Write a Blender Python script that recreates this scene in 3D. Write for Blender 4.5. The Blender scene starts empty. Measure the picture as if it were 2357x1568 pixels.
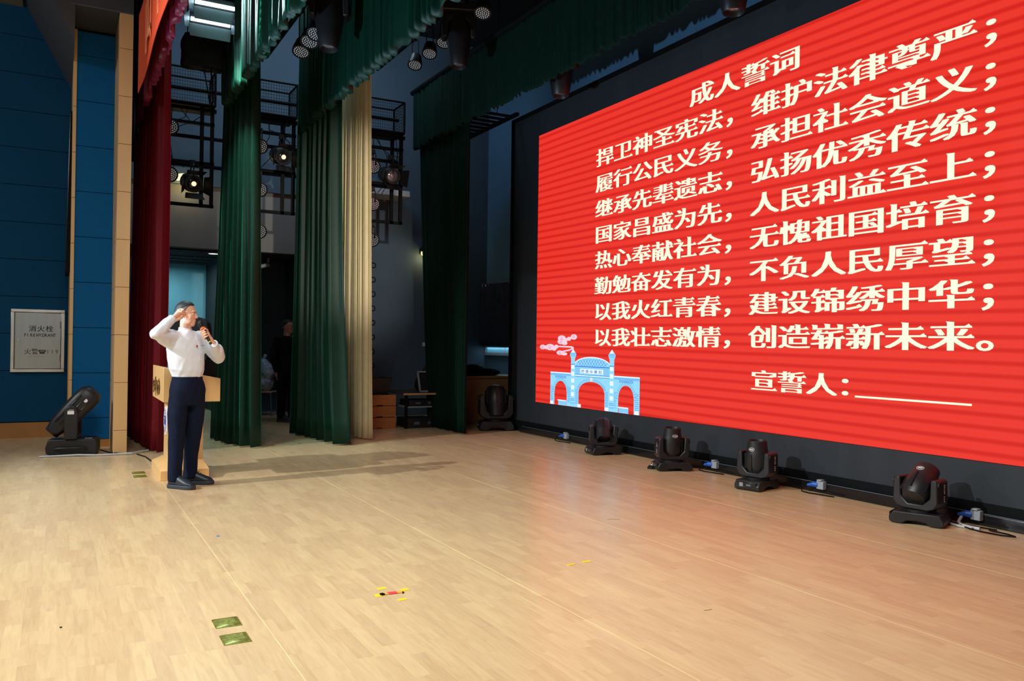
import bpy, bmesh, math, random
from mathutils import Vector, Matrix, noise
import numpy as np
random.seed(7)
SC = bpy.context.scene
COL = SC.collection
PI = math.pi

# ------------------------------------------------------------------ camera
F_PX, CX, CY, CAM_H = 1900.0, 1178.5, 784.0, 1.40
PHI, PITCH, ROLL = math.radians(61.224), math.radians(0.290), 0.014
AX = Vector((-math.sin(PHI)*math.cos(PITCH), math.cos(PHI)*math.cos(PITCH), math.sin(PITCH)))
R0 = Vector((math.cos(PHI), math.sin(PHI), 0))
U0 = R0.cross(AX)
CR = R0*math.cos(ROLL) + U0*math.sin(ROLL)
CU = U0*math.cos(ROLL) - R0*math.sin(ROLL)
cam_d = bpy.data.cameras.new('camera'); cam = bpy.data.objects.new('camera', cam_d); COL.objects.link(cam)
cam_d.sensor_width = 36.0; cam_d.lens = F_PX/2357*36.0; cam_d.clip_start = 0.05; cam_d.clip_end = 200
M = Matrix((CR, CU, -AX)).transposed().to_4x4(); M.translation = (0, 0, CAM_H)
cam.matrix_world = M
SC.camera = cam
# ------------------------------------------------------------------ view, world, main lights
SC.view_settings.view_transform = 'Standard'
try: SC.view_settings.look = 'None'
except Exception: pass
SC.view_settings.gamma = 1.0; SC.view_settings.use_curve_mapping = False
SC.view_settings.exposure = 0.0
w = bpy.data.worlds.new('world'); SC.world = w; w.use_nodes = True
w.node_tree.nodes['Background'].inputs[0].default_value = (0.34, 0.56, 0.80, 1)
w.node_tree.nodes['Background'].inputs[1].default_value = 0.11

def look(o, target):
    d = Vector(target) - o.location
    o.rotation_euler = d.to_track_quat('-Z', 'Y').to_euler()
def light(name, kind, loc, target, energy, color, **kw):
    d = bpy.data.lights.new(name, kind); d.energy = energy; d.color = color
    for k, v in kw.items(): setattr(d, k, v)
    o = bpy.data.objects.new(name, d); COL.objects.link(o); o.location = loc
    if target is not None: look(o, target)
    return o
# front-of-house spots in the auditorium, the work lights over the forestage, then three added fills
light('house_spot', 'SPOT', (-6.9, -9.0, 7.6), (-6.9, 1.7, 0.4), 5100, (1.0, 0.985, 0.97), spot_size=math.radians(52), spot_blend=0.9, shadow_soft_size=0.10)
light('house_spot', 'SPOT', (-10.4, -5.0, 2.9), (-6.8, 5.2, 0.9), 380, (0.80, 0.90, 1.0), spot_size=math.radians(60), spot_blend=0.9, shadow_soft_size=0.12)
light('work_light', 'AREA', (-3.5, 0.0, 5.4), (-3.5, 1.5, 0.0), 350, (1.0, 0.95, 0.84), shape='RECTANGLE', size=3.4, size_y=1.6)
light('hall_light', 'AREA', (-9.0, -5.5, 5.6), (-11.5, 0.0, 1.6), 90, (0.95, 0.95, 1.0), shape='RECTANGLE', size=3.0, size_y=1.2)
light('cream_curtain_fill', 'SPOT', (-2.5, 2.2, 3.6), (-11.9, 3.62, 3.1), 2100, (1.0, 0.93, 0.80), spot_size=math.radians(21), spot_blend=0.8, shadow_soft_size=0.08)  # added fill with no fixture behind it, brightens the cream curtain
light('rear_wall_fill', 'SPOT', (-8.4, -1.2, 1.5), (-8.0, 7.0, 5.9), 850, (0.50, 0.76, 1.0), spot_size=math.radians(62), spot_blend=0.7, shadow_soft_size=0.05)  # added upward fill, no lamp stands here; lifts the wall above the screen
light('wing_wall_fill', 'AREA', (-12.2, 3.4, 7.0), (-15.0, 3.0, 4.6), 85, (0.55, 0.78, 1.0), shape='RECTANGLE', size=3.5, size_y=.5)  # added cool fill, no such lamp hangs there; brightens the wing walls

# ------------------------------------------------------------------ materials
def srgb(r, g, b):
    def c(v):
        v /= 255.0
        return v/12.92 if v <= 0.04045 else ((v+0.055)/1.055)**2.4
    return (c(r), c(g), c(b), 1)
def mat(name, col, rough=0.5, metal=0.0, var=0.08, scale=6.0, stretch=(1, 1, 1), bump=0.0, emit=None, estr=0.0, sheen=0.0, spec=0.5, coat=0.0, trans=0.0):
    m = bpy.data.materials.new(name); m.use_nodes = True
    nt = m.node_tree; N = nt.nodes; L = nt.links; b = N['Principled BSDF']
    b.inputs['Roughness'].default_value = rough; b.inputs['Metallic'].default_value = metal
    b.inputs['Specular IOR Level'].default_value = spec
    b.inputs['Coat Weight'].default_value = coat
    b.inputs['Transmission Weight'].default_value = trans
    if sheen:
        b.inputs['Sheen Weight'].default_value = sheen; b.inputs['Sheen Roughness'].default_value = 0.22
        b.inputs['Sheen Tint'].default_value = (min(1, col[0]*10), min(1, col[1]*10), min(1, col[2]*10), 1)
    geo = N.new('ShaderNodeNewGeometry'); mp = N.new('ShaderNodeMapping'); mp.inputs['Scale'].default_value = stretch
    nz = N.new('ShaderNodeTexNoise'); nz.inputs['Scale'].default_value = scale; nz.inputs['Detail'].default_value = 5
    L.new(geo.outputs['Position'], mp.inputs[0]); L.new(mp.outputs[0], nz.inputs['Vector'])
    rp = N.new('ShaderNodeValToRGB')
    rp.color_ramp.elements[0].position = 0.3; rp.color_ramp.elements[1].position = 0.7
    rp.color_ramp.elements[0].color = tuple(c*(1-var) for c in col[:3]) + (1,)
    rp.color_ramp.elements[1].color = tuple(min(1, c*(1+var)) for c in col[:3]) + (1,)
    L.new(nz.outputs[0], rp.inputs[0]); L.new(rp.outputs[0], b.inputs['Base Color'])
    if bump:
        bp = N.new('ShaderNodeBump'); bp.inputs['Strength'].default_value = bump; bp.inputs['Distance'].default_value = 0.01
        L.new(nz.outputs[0], bp.inputs['Height']); L.new(bp.outputs[0], b.inputs['Normal'])
    if emit:
        b.inputs['Emission Color'].default_value = emit; b.inputs['Emission Strength'].default_value = estr
    return m
MT = {}
def defm(k, *a, **kw): MT[k] = mat(k, *a, **kw)
defm('black_plastic', (0.012, 0.013, 0.016, 1), 0.42, var=.2)
defm('black_metal', (0.010, 0.011, 0.013, 1), 0.5, metal=.3, var=.3)
defm('glossy_black', (0.008, 0.009, 0.011, 1), 0.18, var=.1)
defm('black_pipe', (0.004, 0.005, 0.006, 1), 0.65, var=.3, spec=.12)
defm('lens_glass', (0.25, 0.27, 0.30, 1), 0.08, metal=.6)
defm('lens_dark', (0.03, 0.03, 0.04, 1), 0.08, metal=.2)
defm('led_white', (0.22, 0.24, 0.26, 1), 0.3, emit=(0.85, 0.95, 1, 1), estr=0.30)
defm('bulb_warm', (0.8, 0.6, 0.4, 1), 0.3, emit=(1, 0.66, 0.42, 1), estr=1.4)
defm('lamp_yellow', (0.8, 0.7, 0.4, 1), 0.4, emit=(1, 0.82, 0.32, 1), estr=1.6)
defm('tube_white', (1, 1, 1, 1), 0.3, emit=(0.72, 0.93, 1, 1), estr=8)
defm('downlight', (1, 1, 1, 1), 0.3, emit=(0.8, 1, 1, 1), estr=2.5)
defm('steel_grey', (0.13, 0.18, 0.22, 1), 0.45, metal=.4)
defm('wood_pillar', srgb(214, 176, 122), 0.45, var=.05, scale=3, stretch=(1, 1, .25), bump=.03)
defm('wood_skirting', srgb(170, 118, 62), 0.4, var=.08, scale=4)
defm('wood_podium', srgb(232, 190, 128), 0.32, var=.05, scale=8, stretch=(1, 1, .2), coat=.2)
defm('wood_crate', srgb(180, 120, 62), 0.5, var=.15, scale=9, stretch=(.3, .3, 4))
defm('wood_cabinet', srgb(150, 110, 70), 0.5, var=.12)
defm('joint_dark', (0.02, 0.018, 0.015, 1), 0.8)
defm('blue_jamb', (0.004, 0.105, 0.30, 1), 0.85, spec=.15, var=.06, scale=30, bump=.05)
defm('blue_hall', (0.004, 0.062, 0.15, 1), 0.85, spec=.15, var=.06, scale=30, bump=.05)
defm('grey_soffit', (0.055, 0.060, 0.066, 1), 0.6, var=.04)
defm('ceiling_beige', (0.16, 0.155, 0.14, 1), 0.8)
defm('wing_wall', (0.062, 0.095, 0.128, 1), 0.85, var=.10, scale=1.2, bump=.04)
defm('back_wall', (0.10, 0.22, 0.36, 1), 0.85, var=.10, scale=1.0)
defm('fascia', (0.16, 0.152, 0.14, 1), 0.8, var=.04)
defm('room_teal', (0.20, 0.48, 0.58, 1), 0.7, var=.04)
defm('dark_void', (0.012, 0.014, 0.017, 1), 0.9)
defm('slab_white', (0.5, 0.5, 0.5, 1), 0.7)
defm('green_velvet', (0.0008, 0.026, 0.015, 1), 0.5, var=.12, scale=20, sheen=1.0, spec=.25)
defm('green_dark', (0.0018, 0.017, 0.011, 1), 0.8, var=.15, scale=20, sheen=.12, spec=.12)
defm('red_velvet', (0.13, 0.003, 0.009, 1), 0.65, var=.12, scale=20, sheen=.35, spec=.2)
defm('red_satin', (0.16, 0.012, 0.035, 1), 0.32, var=.12, scale=12)
defm('cream_cloth', srgb(232, 216, 172), 0.7, var=.05, scale=9)
defm('banner_orange', srgb(235, 84, 40), 0.6, var=.04)
defm('banner_pale', srgb(245, 150, 100), 0.5)
defm('blue_cloth', (0.02, 0.03, 0.07, 1), 0.8, var=.2)
defm('led_off', (0.026, 0.034, 0.044, 1), 0.55, var=.10, scale=1.6, stretch=(2.4, 1, .1), spec=.3)
defm('stainless', (0.56, 0.60, 0.60, 1), 0.30, metal=1.0, var=.04, scale=40, stretch=(1, 1, .05))
defm('stainless_frame', (0.85, 0.85, 0.83, 1), 0.32, metal=1.0)
defm('ink_black', (0.01, 0.01, 0.01, 1), 0.6)
defm('ink_brown', (0.10, 0.06, 0.05, 1), 0.6)
defm('ink_grey', (0.25, 0.25, 0.25, 1), 0.6)
defm('ink_white', (0.75, 0.77, 0.8, 1), 0.5)
defm('gold_leaf', (0.20, 0.11, 0.02, 1), 0.35, metal=.6, var=.3, scale=60)
defm('brass', (0.30, 0.30, 0.06, 1), 0.34, metal=.55, var=.35, scale=60)
defm('emblem_white', (0.8, 0.8, 0.85, 1), 0.4)
defm('emblem_blue', (0.05, 0.06, 0.30, 1), 0.4)
defm('skin', srgb(226, 176, 150), 0.5, var=.05, scale=30)
defm('skin_dark', srgb(150, 110, 95), 0.5, var=.05)
defm('lips', srgb(170, 95, 88), 0.5)
defm('hair_black', (0.006, 0.006, 0.008, 1), 0.55, var=.4, scale=150)
defm('hair_fade', (0.10, 0.09, 0.09, 1), 0.7, var=.4, scale=200)
defm('shirt_white', (0.78, 0.86, 0.98, 1), 0.75, var=.02, scale=10)
defm('trouser_navy', (0.004, 0.009, 0.028, 1), 0.8, var=.15, scale=20, spec=.15)
defm('suit_black', (0.004, 0.004, 0.005, 1), 0.85, var=.3, spec=.1)
defm('shoe_navy', (0.016, 0.026, 0.040, 1), 0.45, var=.2, scale=60)
defm('shoe_sole', (0.024, 0.038, 0.055, 1), 0.5)
defm('orange_ring', srgb(245, 120, 60), 0.5)
defm('badge_red', srgb(170, 60, 40), 0.4)
defm('plug_blue', srgb(20, 90, 190), 0.4)
defm('plug_grey', srgb(150, 160, 172), 0.5)
defm('cable_white', (0.50, 0.55, 0.58, 1), 0.5)
defm('tape_yellow', srgb(250, 212, 40), 0.5)
defm('tape_red', srgb(238, 66, 74), 0.5)
defm('tape_orange', srgb(240, 170, 50), 0.5)
defm('scuff', srgb(110, 84, 48), 0.6)
defm('mark_blue', srgb(60, 120, 190), 0.5)
defm('bag_plastic', (0.30, 0.36, 0.42, 1), 0.35, var=.2, scale=12, bump=.5)
defm('seam_pale', srgb(238, 214, 160), 0.35)
defm('plywood', srgb(190, 160, 115), 0.5)
defm('table_edge', srgb(200, 150, 100), 0.5)
defm('table_top', srgb(60, 45, 38), 0.3)

def emis(name, col, s=1.0):
    m = bpy.data.materials.new(name); m.use_nodes = True
    b = m.node_tree.nodes['Principled BSDF']
    b.inputs['Base Color'].default_value = (0.01, 0.01, 0.01, 1); b.inputs['Roughness'].default_value = 0.6
    b.inputs['Specular IOR Level'].default_value = 0.1
    b.inputs['Emission Color'].default_value = col; b.inputs['Emission Strength'].default_value = s
    MT[name] = m; return m
emis('glow_cream', srgb(255, 255, 226)); emis('glow_cyan', srgb(150, 222, 255)); emis('glow_blue', srgb(40, 104, 222))
emis('glow_white', srgb(236, 250, 255)); emis('glow_pink', srgb(255, 210, 226)); emis('glow_magenta', srgb(190, 70, 110)); emis('glow_ice', srgb(196, 240, 255))
# lit red area of the LED wall: scan bands across the display
m = emis('glow_red', srgb(233, 47, 36)); nt = m.node_tree; N = nt.nodes; L = nt.links; b = N['Principled BSDF']
geo = N.new('ShaderNodeNewGeometry'); mp = N.new('ShaderNodeMapping'); mp.inputs['Rotation'].default_value = (0, math.radians(-0.7), 0)
L.new(geo.outputs['Position'], mp.inputs[0])
wv = N.new('ShaderNodeTexWave'); wv.bands_direction = 'Z'; wv.inputs['Scale'].default_value = 3.0; wv.inputs['Distortion'].default_value = 0.25; wv.inputs['Detail'].default_value = 0
wv.inputs['Detail Scale'].default_value = 0.4
L.new(mp.outputs[0], wv.inputs['Vector'])
rp = N.new('ShaderNodeValToRGB'); L.new(wv.outputs['Fac'], rp.inputs[0])
rp.color_ramp.elements[0].color = srgb(214, 32, 24); rp.color_ramp.elements[1].color = srgb(238, 54, 42); rp.color_ramp.elements[1].position = 0.55
L.new(rp.outputs[0], b.inputs['Emission Color'])

# floor planks: colour from a per-plank value plus grain along X
m = bpy.data.materials.new('plank_wood'); MT['plank_wood'] = m; m.use_nodes = True
nt = m.node_tree; N = nt.nodes; L = nt.links; b = N['Principled BSDF']
at = N.new('ShaderNodeAttribute'); at.attribute_name = 'tone'
geo = N.new('ShaderNodeNewGeometry'); mp = N.new('ShaderNodeMapping'); mp.inputs['Scale'].default_value = (1.6, 16, 1)
ad = N.new('ShaderNodeVectorMath'); ad.operation = 'ADD'; L.new(geo.outputs['Position'], mp.inputs[0]); L.new(mp.outputs[0], ad.inputs[0])
sc_ = N.new('ShaderNodeVectorMath'); sc_.operation = 'SCALE'; sc_.inputs['Scale'].default_value = 37.0; L.new(at.outputs['Color'], sc_.inputs[0]); L.new(sc_.outputs[0], ad.inputs[1])
nz = N.new('ShaderNodeTexNoise'); nz.inputs['Scale'].default_value = 2.2; nz.inputs['Detail'].default_value = 7; nz.inputs['Roughness'].default_value = .62; nz.inputs['Distortion'].default_value = 0.9
L.new(ad.outputs[0], nz.inputs['Vector'])
r1 = N.new('ShaderNodeValToRGB'); L.new(at.outputs['Fac'], r1.inputs[0])
r1.color_ramp.elements[0].color = srgb(208, 181, 141); r1.color_ramp.elements[1].color = srgb(219, 195, 151)
e = r1.color_ramp.elements.new(.5); e.color = srgb(214, 188, 146)
r2 = N.new('ShaderNodeValToRGB'); L.new(nz.outputs[0], r2.inputs[0])
r2.color_ramp.elements[0].position = .25; r2.color_ramp.elements[1].position = .6
r2.color_ramp.elements[0].color = (0.84, 0.79, 0.74, 1); r2.color_ramp.elements[1].color = (1, 1, 1, 1)
mx = N.new('ShaderNodeMix'); mx.data_type = 'RGBA'; mx.blend_type = 'MULTIPLY'; mx.inputs[0].default_value = 1
L.new(r1.outputs[0], mx.inputs[6]); L.new(r2.outputs[0], mx.inputs[7]); L.new(mx.outputs[2], b.inputs['Base Color'])
b.inputs['Roughness'].default_value = 0.36; b.inputs['Specular IOR Level'].default_value = 0.5
n3 = N.new('ShaderNodeTexNoise'); n3.inputs['Scale'].default_value = 3.0; n3.inputs['Detail'].default_value = 4; L.new(geo.outputs['Position'], n3.inputs['Vector'])
mr = N.new('ShaderNodeMapRange'); mr.inputs['To Min'].default_value = 0.23; mr.inputs['To Max'].default_value = 0.34; L.new(n3.outputs[0], mr.inputs[0]); L.new(mr.outputs[0], b.inputs['Roughness'])

# ------------------------------------------------------------------ helpers
class MB:
    def __init__(s): s.v = []; s.f = []; s.mi = []; s.cm = 0
    def add(s, vs, fs, T=None):
        o = len(s.v)
        s.v += [tuple(T @ Vector(p)) if T else tuple(p) for p in vs]
        s.f += [tuple(i+o for i in f) for f in fs]; s.mi += [s.cm]*len(fs); return s
    def box(s, a, b, T=None):
        x0, y0, z0 = a; x1, y1, z1 = b
        return s.add([(x0, y0, z0), (x1, y0, z0), (x1, y1, z0), (x0, y1, z0), (x0, y0, z1), (x1, y0, z1), (x1, y1, z1), (x0, y1, z1)],
                     [(0, 3, 2, 1), (4, 5, 6, 7), (0, 1, 5, 4), (1, 2, 6, 5), (2, 3, 7, 6), (3, 0, 4, 7)], T)
    def prism(s, poly, axis, a, b, T=None):
        n = len(poly)
        def P(p, t):
            if axis == 'x': return (t, p[0], p[1])
            if axis == 'y': return (p[0], t, p[1])
            return (p[0], p[1], t)
        vs = [P(p, a) for p in poly] + [P(p, b) for p in poly]
        fs = [tuple(range(n-1, -1, -1)), tuple(range(n, 2*n))] + [(i, (i+1) % n, n+(i+1) % n, n+i) for i in range(n)]
        return s.add(vs, fs, T)
    def loft(s, rings, cap=True, T=None):
        n = len(rings[0]); vs = [p for r in rings for p in r]; fs = []
        for k in range(len(rings)-1):
            for i in range(n):
                fs.append((k*n+i, k*n+(i+1) % n, (k+1)*n+(i+1) % n, (k+1)*n+i))
        if cap: fs.append(tuple(range(n-1, -1, -1))); fs.append(tuple(range((len(rings)-1)*n, len(rings)*n)))
        return s.add(vs, fs, T)
    def tube(s, p0, p1, r0, r1=None, n=12, T=None):
        p0 = Vector(p0); p1 = Vector(p1); r1 = r0 if r1 is None else r1
        d = (p1-p0).normalized(); a = d.orthogonal().normalized(); b = d.cross(a)
        rg = [[tuple(p + (a*math.cos(2*PI*i/n) + b*math.sin(2*PI*i/n))*r) for i in range(n)] for p, r in ((p0, r0), (p1, r1))]
        return s.loft(rg, T=T)
    def path(s, pts, r, n=8, T=None):
        pts = [Vector(p) for p in pts]; rg = []; a = None
        for i, p in enumerate(pts):
            d = (pts[min(i+1, len(pts)-1)] - pts[max(i-1, 0)]).normalized()
            a = d.orthogonal().normalized() if a is None else (a - d*a.dot(d)).normalized()
            b = d.cross(a); rr = r[i] if isinstance(r, (list, tuple)) else r
            rg.append([tuple(p + (a*math.cos(2*PI*k/n)+b*math.sin(2*PI*k/n))*rr) for k in range(n)])
        return s.loft(rg, T=T)
    def lathe(s, prof, n=24, T=None):     # profile of (r, z) about local Z
        rg = [[(r*math.cos(2*PI*i/n), r*math.sin(2*PI*i/n), z) for i in range(n)] for r, z in prof]
        return s.loft(rg, T=T)
    def capsule(s, p0, p1, r0, r1, n=14, flat=1.0, fdir=None):
        p0 = Vector(p0); p1 = Vector(p1); d = p1-p0; Ln = d.length; d = d.normalized() if Ln > 1e-6 else Vector((0, 0, 1))
        a = (Vector(fdir) - d*Vector(fdir).dot(d)).normalized() if fdir else d.orthogonal().normalized(); b = d.cross(a); rg = []
        st = [(-math.cos(t)*r0, math.sin(t)*r0) for t in [PI/2*k/4 for k in (0.25, 1, 2, 3, 4)]]
        en = [(Ln + math.sin(t)*r1, math.cos(t)*r1) for t in [PI/2*k/4 for k in (0, 1, 2, 3, 3.75)]]
        for z, r in st+en:
            rg.append([tuple(p0 + d*z + a*math.cos(2*PI*k/n)*r*flat + b*math.sin(2*PI*k/n)*r) for k in range(n)])
        return s.loft(rg)
    def ell(s, c, r, R=None, n=16, m=10):
        c = Vector(c); rg = []
        for k in range(m):
            t = PI*(k+.12)/(m-1+.24); z = -math.cos(t)
            q = [Vector((r[0]*math.sin(t)*math.cos(2*PI*i/n), r[1]*math.sin(t)*math.sin(2*PI*i/n), r[2]*z)) for i in range(n)]
            rg.append([tuple(c + (R @ p if R else p)) for p in q])
        return s.loft(rg)
    def build(s, name, m, parent=None, bevel=0.0, seg=2, smooth=True, ang=40, loc=None):
        me = bpy.data.meshes.new(name); me.from_pydata(s.v, [], s.f)
        ms = m if isinstance(m, (list, tuple)) else [m]
        for q in ms: me.materials.append(MT[q] if isinstance(q, str) else q)
        if len(ms) > 1: me.polygons.foreach_set('material_index', s.mi)
        me.validate(); me.update()
        if smooth:
            me.polygons.foreach_set('use_smooth', [True]*len(me.polygons)); me.set_sharp_from_angle(angle=math.radians(ang))
        o = bpy.data.objects.new(name, me); COL.objects.link(o)
        if loc is not None: o.location = loc
        if parent: o.parent = parent
        if bevel:
            b = o.modifiers.new('bevel', 'BEVEL'); b.width = bevel; b.segments = seg; b.limit_method = 'ANGLE'; b.harden_normals = False
        return o
def tag(o, label=None, cat=None, group=None, kind=None):
    if label: o['label'] = label
    if cat: o['category'] = cat
    if group: o['group'] = group
    if kind: o['kind'] = kind
    return o
def thing(name, label, cat, loc=(0, 0, 0), rz=0.0, group=None, rot=None):
    o = bpy.data.objects.new(name, None); o.empty_display_size = .1; COL.objects.link(o); o.location = loc
    o.rotation_euler = rot if rot else (0, 0, rz)
    return tag(o, label, cat, group)
def boxo(name, a, b, m, parent=None, bevel=0.0, kind=None):
    c = [(a[i]+b[i])/2 for i in range(3)]; c[2] = min(a[2], b[2])
    o = MB().box([a[i]-c[i] for i in range(3)], [b[i]-c[i] for i in range(3)]).build(name, m, parent, bevel, smooth=False, loc=c)
    if kind: o['kind'] = kind
    return o
def copy_tree(o, parent=None):
    c = o.copy(); COL.objects.link(c); c.parent = parent
    for ch in list(o.children): copy_tree(ch, c)
    return c
def TS_(): return TS
def remesh(mb, name, m, parent, voxel, smooth=4, disp=None):
    me = bpy.data.meshes.new('tmp'); me.from_pydata(mb.v, [], mb.f); me.update()
    bm = bmesh.new(); bm.from_mesh(me); bmesh.ops.recalc_face_normals(bm, faces=bm.faces); bm.to_mesh(me); bm.free()
    o = bpy.data.objects.new(name, me); COL.objects.link(o)
    COL.objects.unlink(o); TS_().collection.objects.link(o)
    r = o.modifiers.new('r', 'REMESH'); r.mode = 'VOXEL'; r.voxel_size = voxel
    if smooth:
        s = o.modifiers.new('s', 'SMOOTH'); s.iterations = smooth; s.factor = 0.5
    TS.view_layers[0].update(); dg = TS.view_layers[0].depsgraph
    me2 = bpy.data.meshes.new_from_object(o.evaluated_get(dg)); o.modifiers.clear(); o.data = me2; me2.name = name; TS.collection.objects.unlink(o); COL.objects.link(o)
    me2.materials.clear()
    for q in (m if isinstance(m, (list, tuple)) else [m]): me2.materials.append(MT[q])
    if disp:
        ns = [v.normal.copy() for v in me2.vertices]; cs = [v.co.copy() for v in me2.vertices]
        me2.vertices.foreach_set('co', [q for c, n_ in zip(cs, ns) for q in (c + n_*disp(c))]); me2.update()
    me2.polygons.foreach_set('use_smooth', [True]*len(me2.polygons))
    if parent: o.parent = parent
    return o

# glyph outlines from the font that ships with Blender, drawn with thin level strokes, broad uprights and wedge ends
_gc = {}
TS = bpy.data.scenes.new('scratch')
def _font(ch, off, fill):
    c = bpy.data.curves.new('g', 'FONT'); c.body = ch; c.size = 1; c.offset = off; c.fill_mode = fill; c.resolution_u = 3
    o = bpy.data.objects.new('g', c); TS.collection.objects.link(o)
    TS.view_layers[0].update(); dg = TS.view_layers[0].depsgraph
    me = bpy.data.meshes.new_from_object(o.evaluated_get(dg))
    vs = [(v.co.x, v.co.y) for v in me.vertices]; fs = [tuple(p.vertices) for p in me.polygons]; es = [tuple(e.vertices) for e in me.edges]
    bpy.data.objects.remove(o); bpy.data.curves.remove(c); bpy.data.meshes.remove(me)
    return vs, fs, es
def glyph(ch, song=True, bold=0.0):
    k = (ch, song, bold)
    if k in _gc: return _gc[k]
    V = []; Fc = []
    if not song:
        vs, fs, _ = _font(ch, bold, 'FRONT'); _gc[k] = (vs, fs); return _gc[k]
    punct = ch in '，；。：'
    vs, fs, _ = _font(ch, 0.012 if punct else -0.004, 'FRONT')
    for sh in ((-.012, 0, .012) if punct else (-.040, 0.0, .040)):
        o = len(V); V += [(x+sh, y) for x, y in vs]; Fc += [tuple(i+o for i in f) for f in fs]
    if not punct:
        cv, _, ce = _font(ch, -0.004, 'NONE')
        nb = {}
        for a, b in ce: nb.setdefault(a, []).append(b); nb.setdefault(b, []).append(a)
        def tri(*p):
            o = len(V); V.extend(p)
            a = (p[1][0]-p[0][0])*(p[2][1]-p[0][1]) - (p[1][1]-p[0][1])*(p[2][0]-p[0][0])
            Fc.append((o, o+1, o+2) if a > 0 else (o, o+2, o+1))
        for a, b in ce:
            if len(nb[a]) != 2 or len(nb[b]) != 2: continue
            (xa, ya), (xb, yb) = cv[a], cv[b]
            na = [q for q in nb[a] if q != b]; nbb = [q for q in nb[b] if q != a]
            if not na or not nbb: continue
            pa, pb = cv[na[0]], cv[nbb[0]]
            if abs(xa-xb) < .014 and .03 < abs(ya-yb) < .10:
                if pa[0] < xa-.09 and pb[0] < xb-.09 and abs(pa[1]-ya) < .03 and abs(pb[1]-yb) < .03:
                    x = max(xa, xb)+.02; t = max(ya, yb); bt = min(ya, yb)
                    tri((x+.035, bt), (x-.13, t-.005), (x-.045, t+.062))
            if abs(ya-yb) < .014 and .03 < abs(xa-xb) < .10:
                if pa[1] < ya-.09 and pb[1] < yb-.09 and abs(pa[0]-xa) < .03 and abs(pb[0]-xb) < .03:
                    xl = min(xa, xb)-.034; xr = max(xa, xb)+.034; t = max(ya, yb)
                    tri((xl-.028, t+.028), (xl+.005, t-.045), (xr+.018, t+.004))
    _gc[k] = (V, Fc); return _gc[k]
def text_mesh(mb, s, T, adv=None, song=False, bold=0.0):
    """lay a string along local +x of T (plane x,y); adv = advance per character"""
    x = 0.0
    for ch in s:
        if ch == ' ': x += adv or .35; continue
        vs, fs = glyph(ch, song, bold)
        mb.add([(vx+x, vy, 0) for vx, vy in vs], fs, T)
        wd = (max(v[0] for v in vs) + .08) if adv is None else adv
        x += wd
    return x

# ------------------------------------------------------------------ FLOOR
floor = boxo('floor', (-19, -12, -0.20), (6, 8.2, -0.004), 'wood_skirting', kind='structure')
def inv(p): # back to floor-local
    return Vector(p) - floor.location
PW, PLN = 0.0732, 0.46
rows = int((7.75+4.6)/PW); planks = []
rs = random.Random(11)
for j in range(rows):
    y0 = -4.6 + j*PW
    x = -17.2 - rs.random()*PLN
    while x < 3.4:
        ln = PLN*rs.uniform(.82, 1.18); planks.append((x, y0, x+ln, y0+PW, rs.random(), rs.random()*.0004)); x += ln
def in_view(p):
    c = Vector(((p[0]+p[2])/2, (p[1]+p[3])/2, -CAM_H)); wv_ = c.dot(AX)
    if wv_ < .3: return None
    u = CX + F_PX*c.dot(CR)/wv_; v_ = CY - F_PX*c.dot(CU)/wv_
    if u < 20 or u > 2337 or v_ > 1560: return None
    return wv_
near = sorted([(in_view(p), i) for i, p in enumerate(planks) if in_view(p)])[:300]
near_ids = {i for _, i in near}
def plank_mesh(ps, name, loc):
    vs = []; fs = []; tn = []
    for (x0, y0, x1, y1, t, dz) in ps:
        o = len(vs)
        vs += [(xx-loc[0], yy_-loc[1], z-loc[2]) for z in (-.004, dz) for (xx, yy_) in ((x0, y0), (x1, y0), (x1, y1), (x0, y1))]
        fs += [(o+4, o+5, o+6, o+7), (o, o+1, o+5, o+4), (o+1, o+2, o+6, o+5), (o+2, o+3, o+7, o+6), (o+3, o, o+4, o+7)]
        tn += [t]*5
    me = bpy.data.meshes.new(name); me.from_pydata(vs, [], fs); me.materials.append(MT['plank_wood'])
    a = me.attributes.new('tone', 'FLOAT', 'FACE'); a.data.foreach_set('value', tn); me.update()
    o = bpy.data.objects.new(name, me); COL.objects.link(o); o.parent = floor
    o.location = Vector(loc) - floor.location
    return o
plank_mesh([p for i, p in enumerate(planks) if i not in near_ids], 'planks', (0, 0, 0))['kind'] = 'stuff'
for _, i in near:
    p = planks[i]; plank_mesh([p], 'plank', ((p[0]+p[2])/2, (p[1]+p[3])/2, 0))
for y in (0.915, 2.380, 3.780, 5.240):
    mb = MB(); n = 60
    for k in range(n):
        xa = -16+19*k/n; xb = -16+19*(k+1)/n; d = .0005*math.sin(k*1.7+y)
        mb.box((xa, y-.0020+d, 0), (xb, y+.0020+d, .0008))
    mb.build('weld_seam', 'seam_pale', floor, smooth=False, loc=-floor.location)

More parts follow.
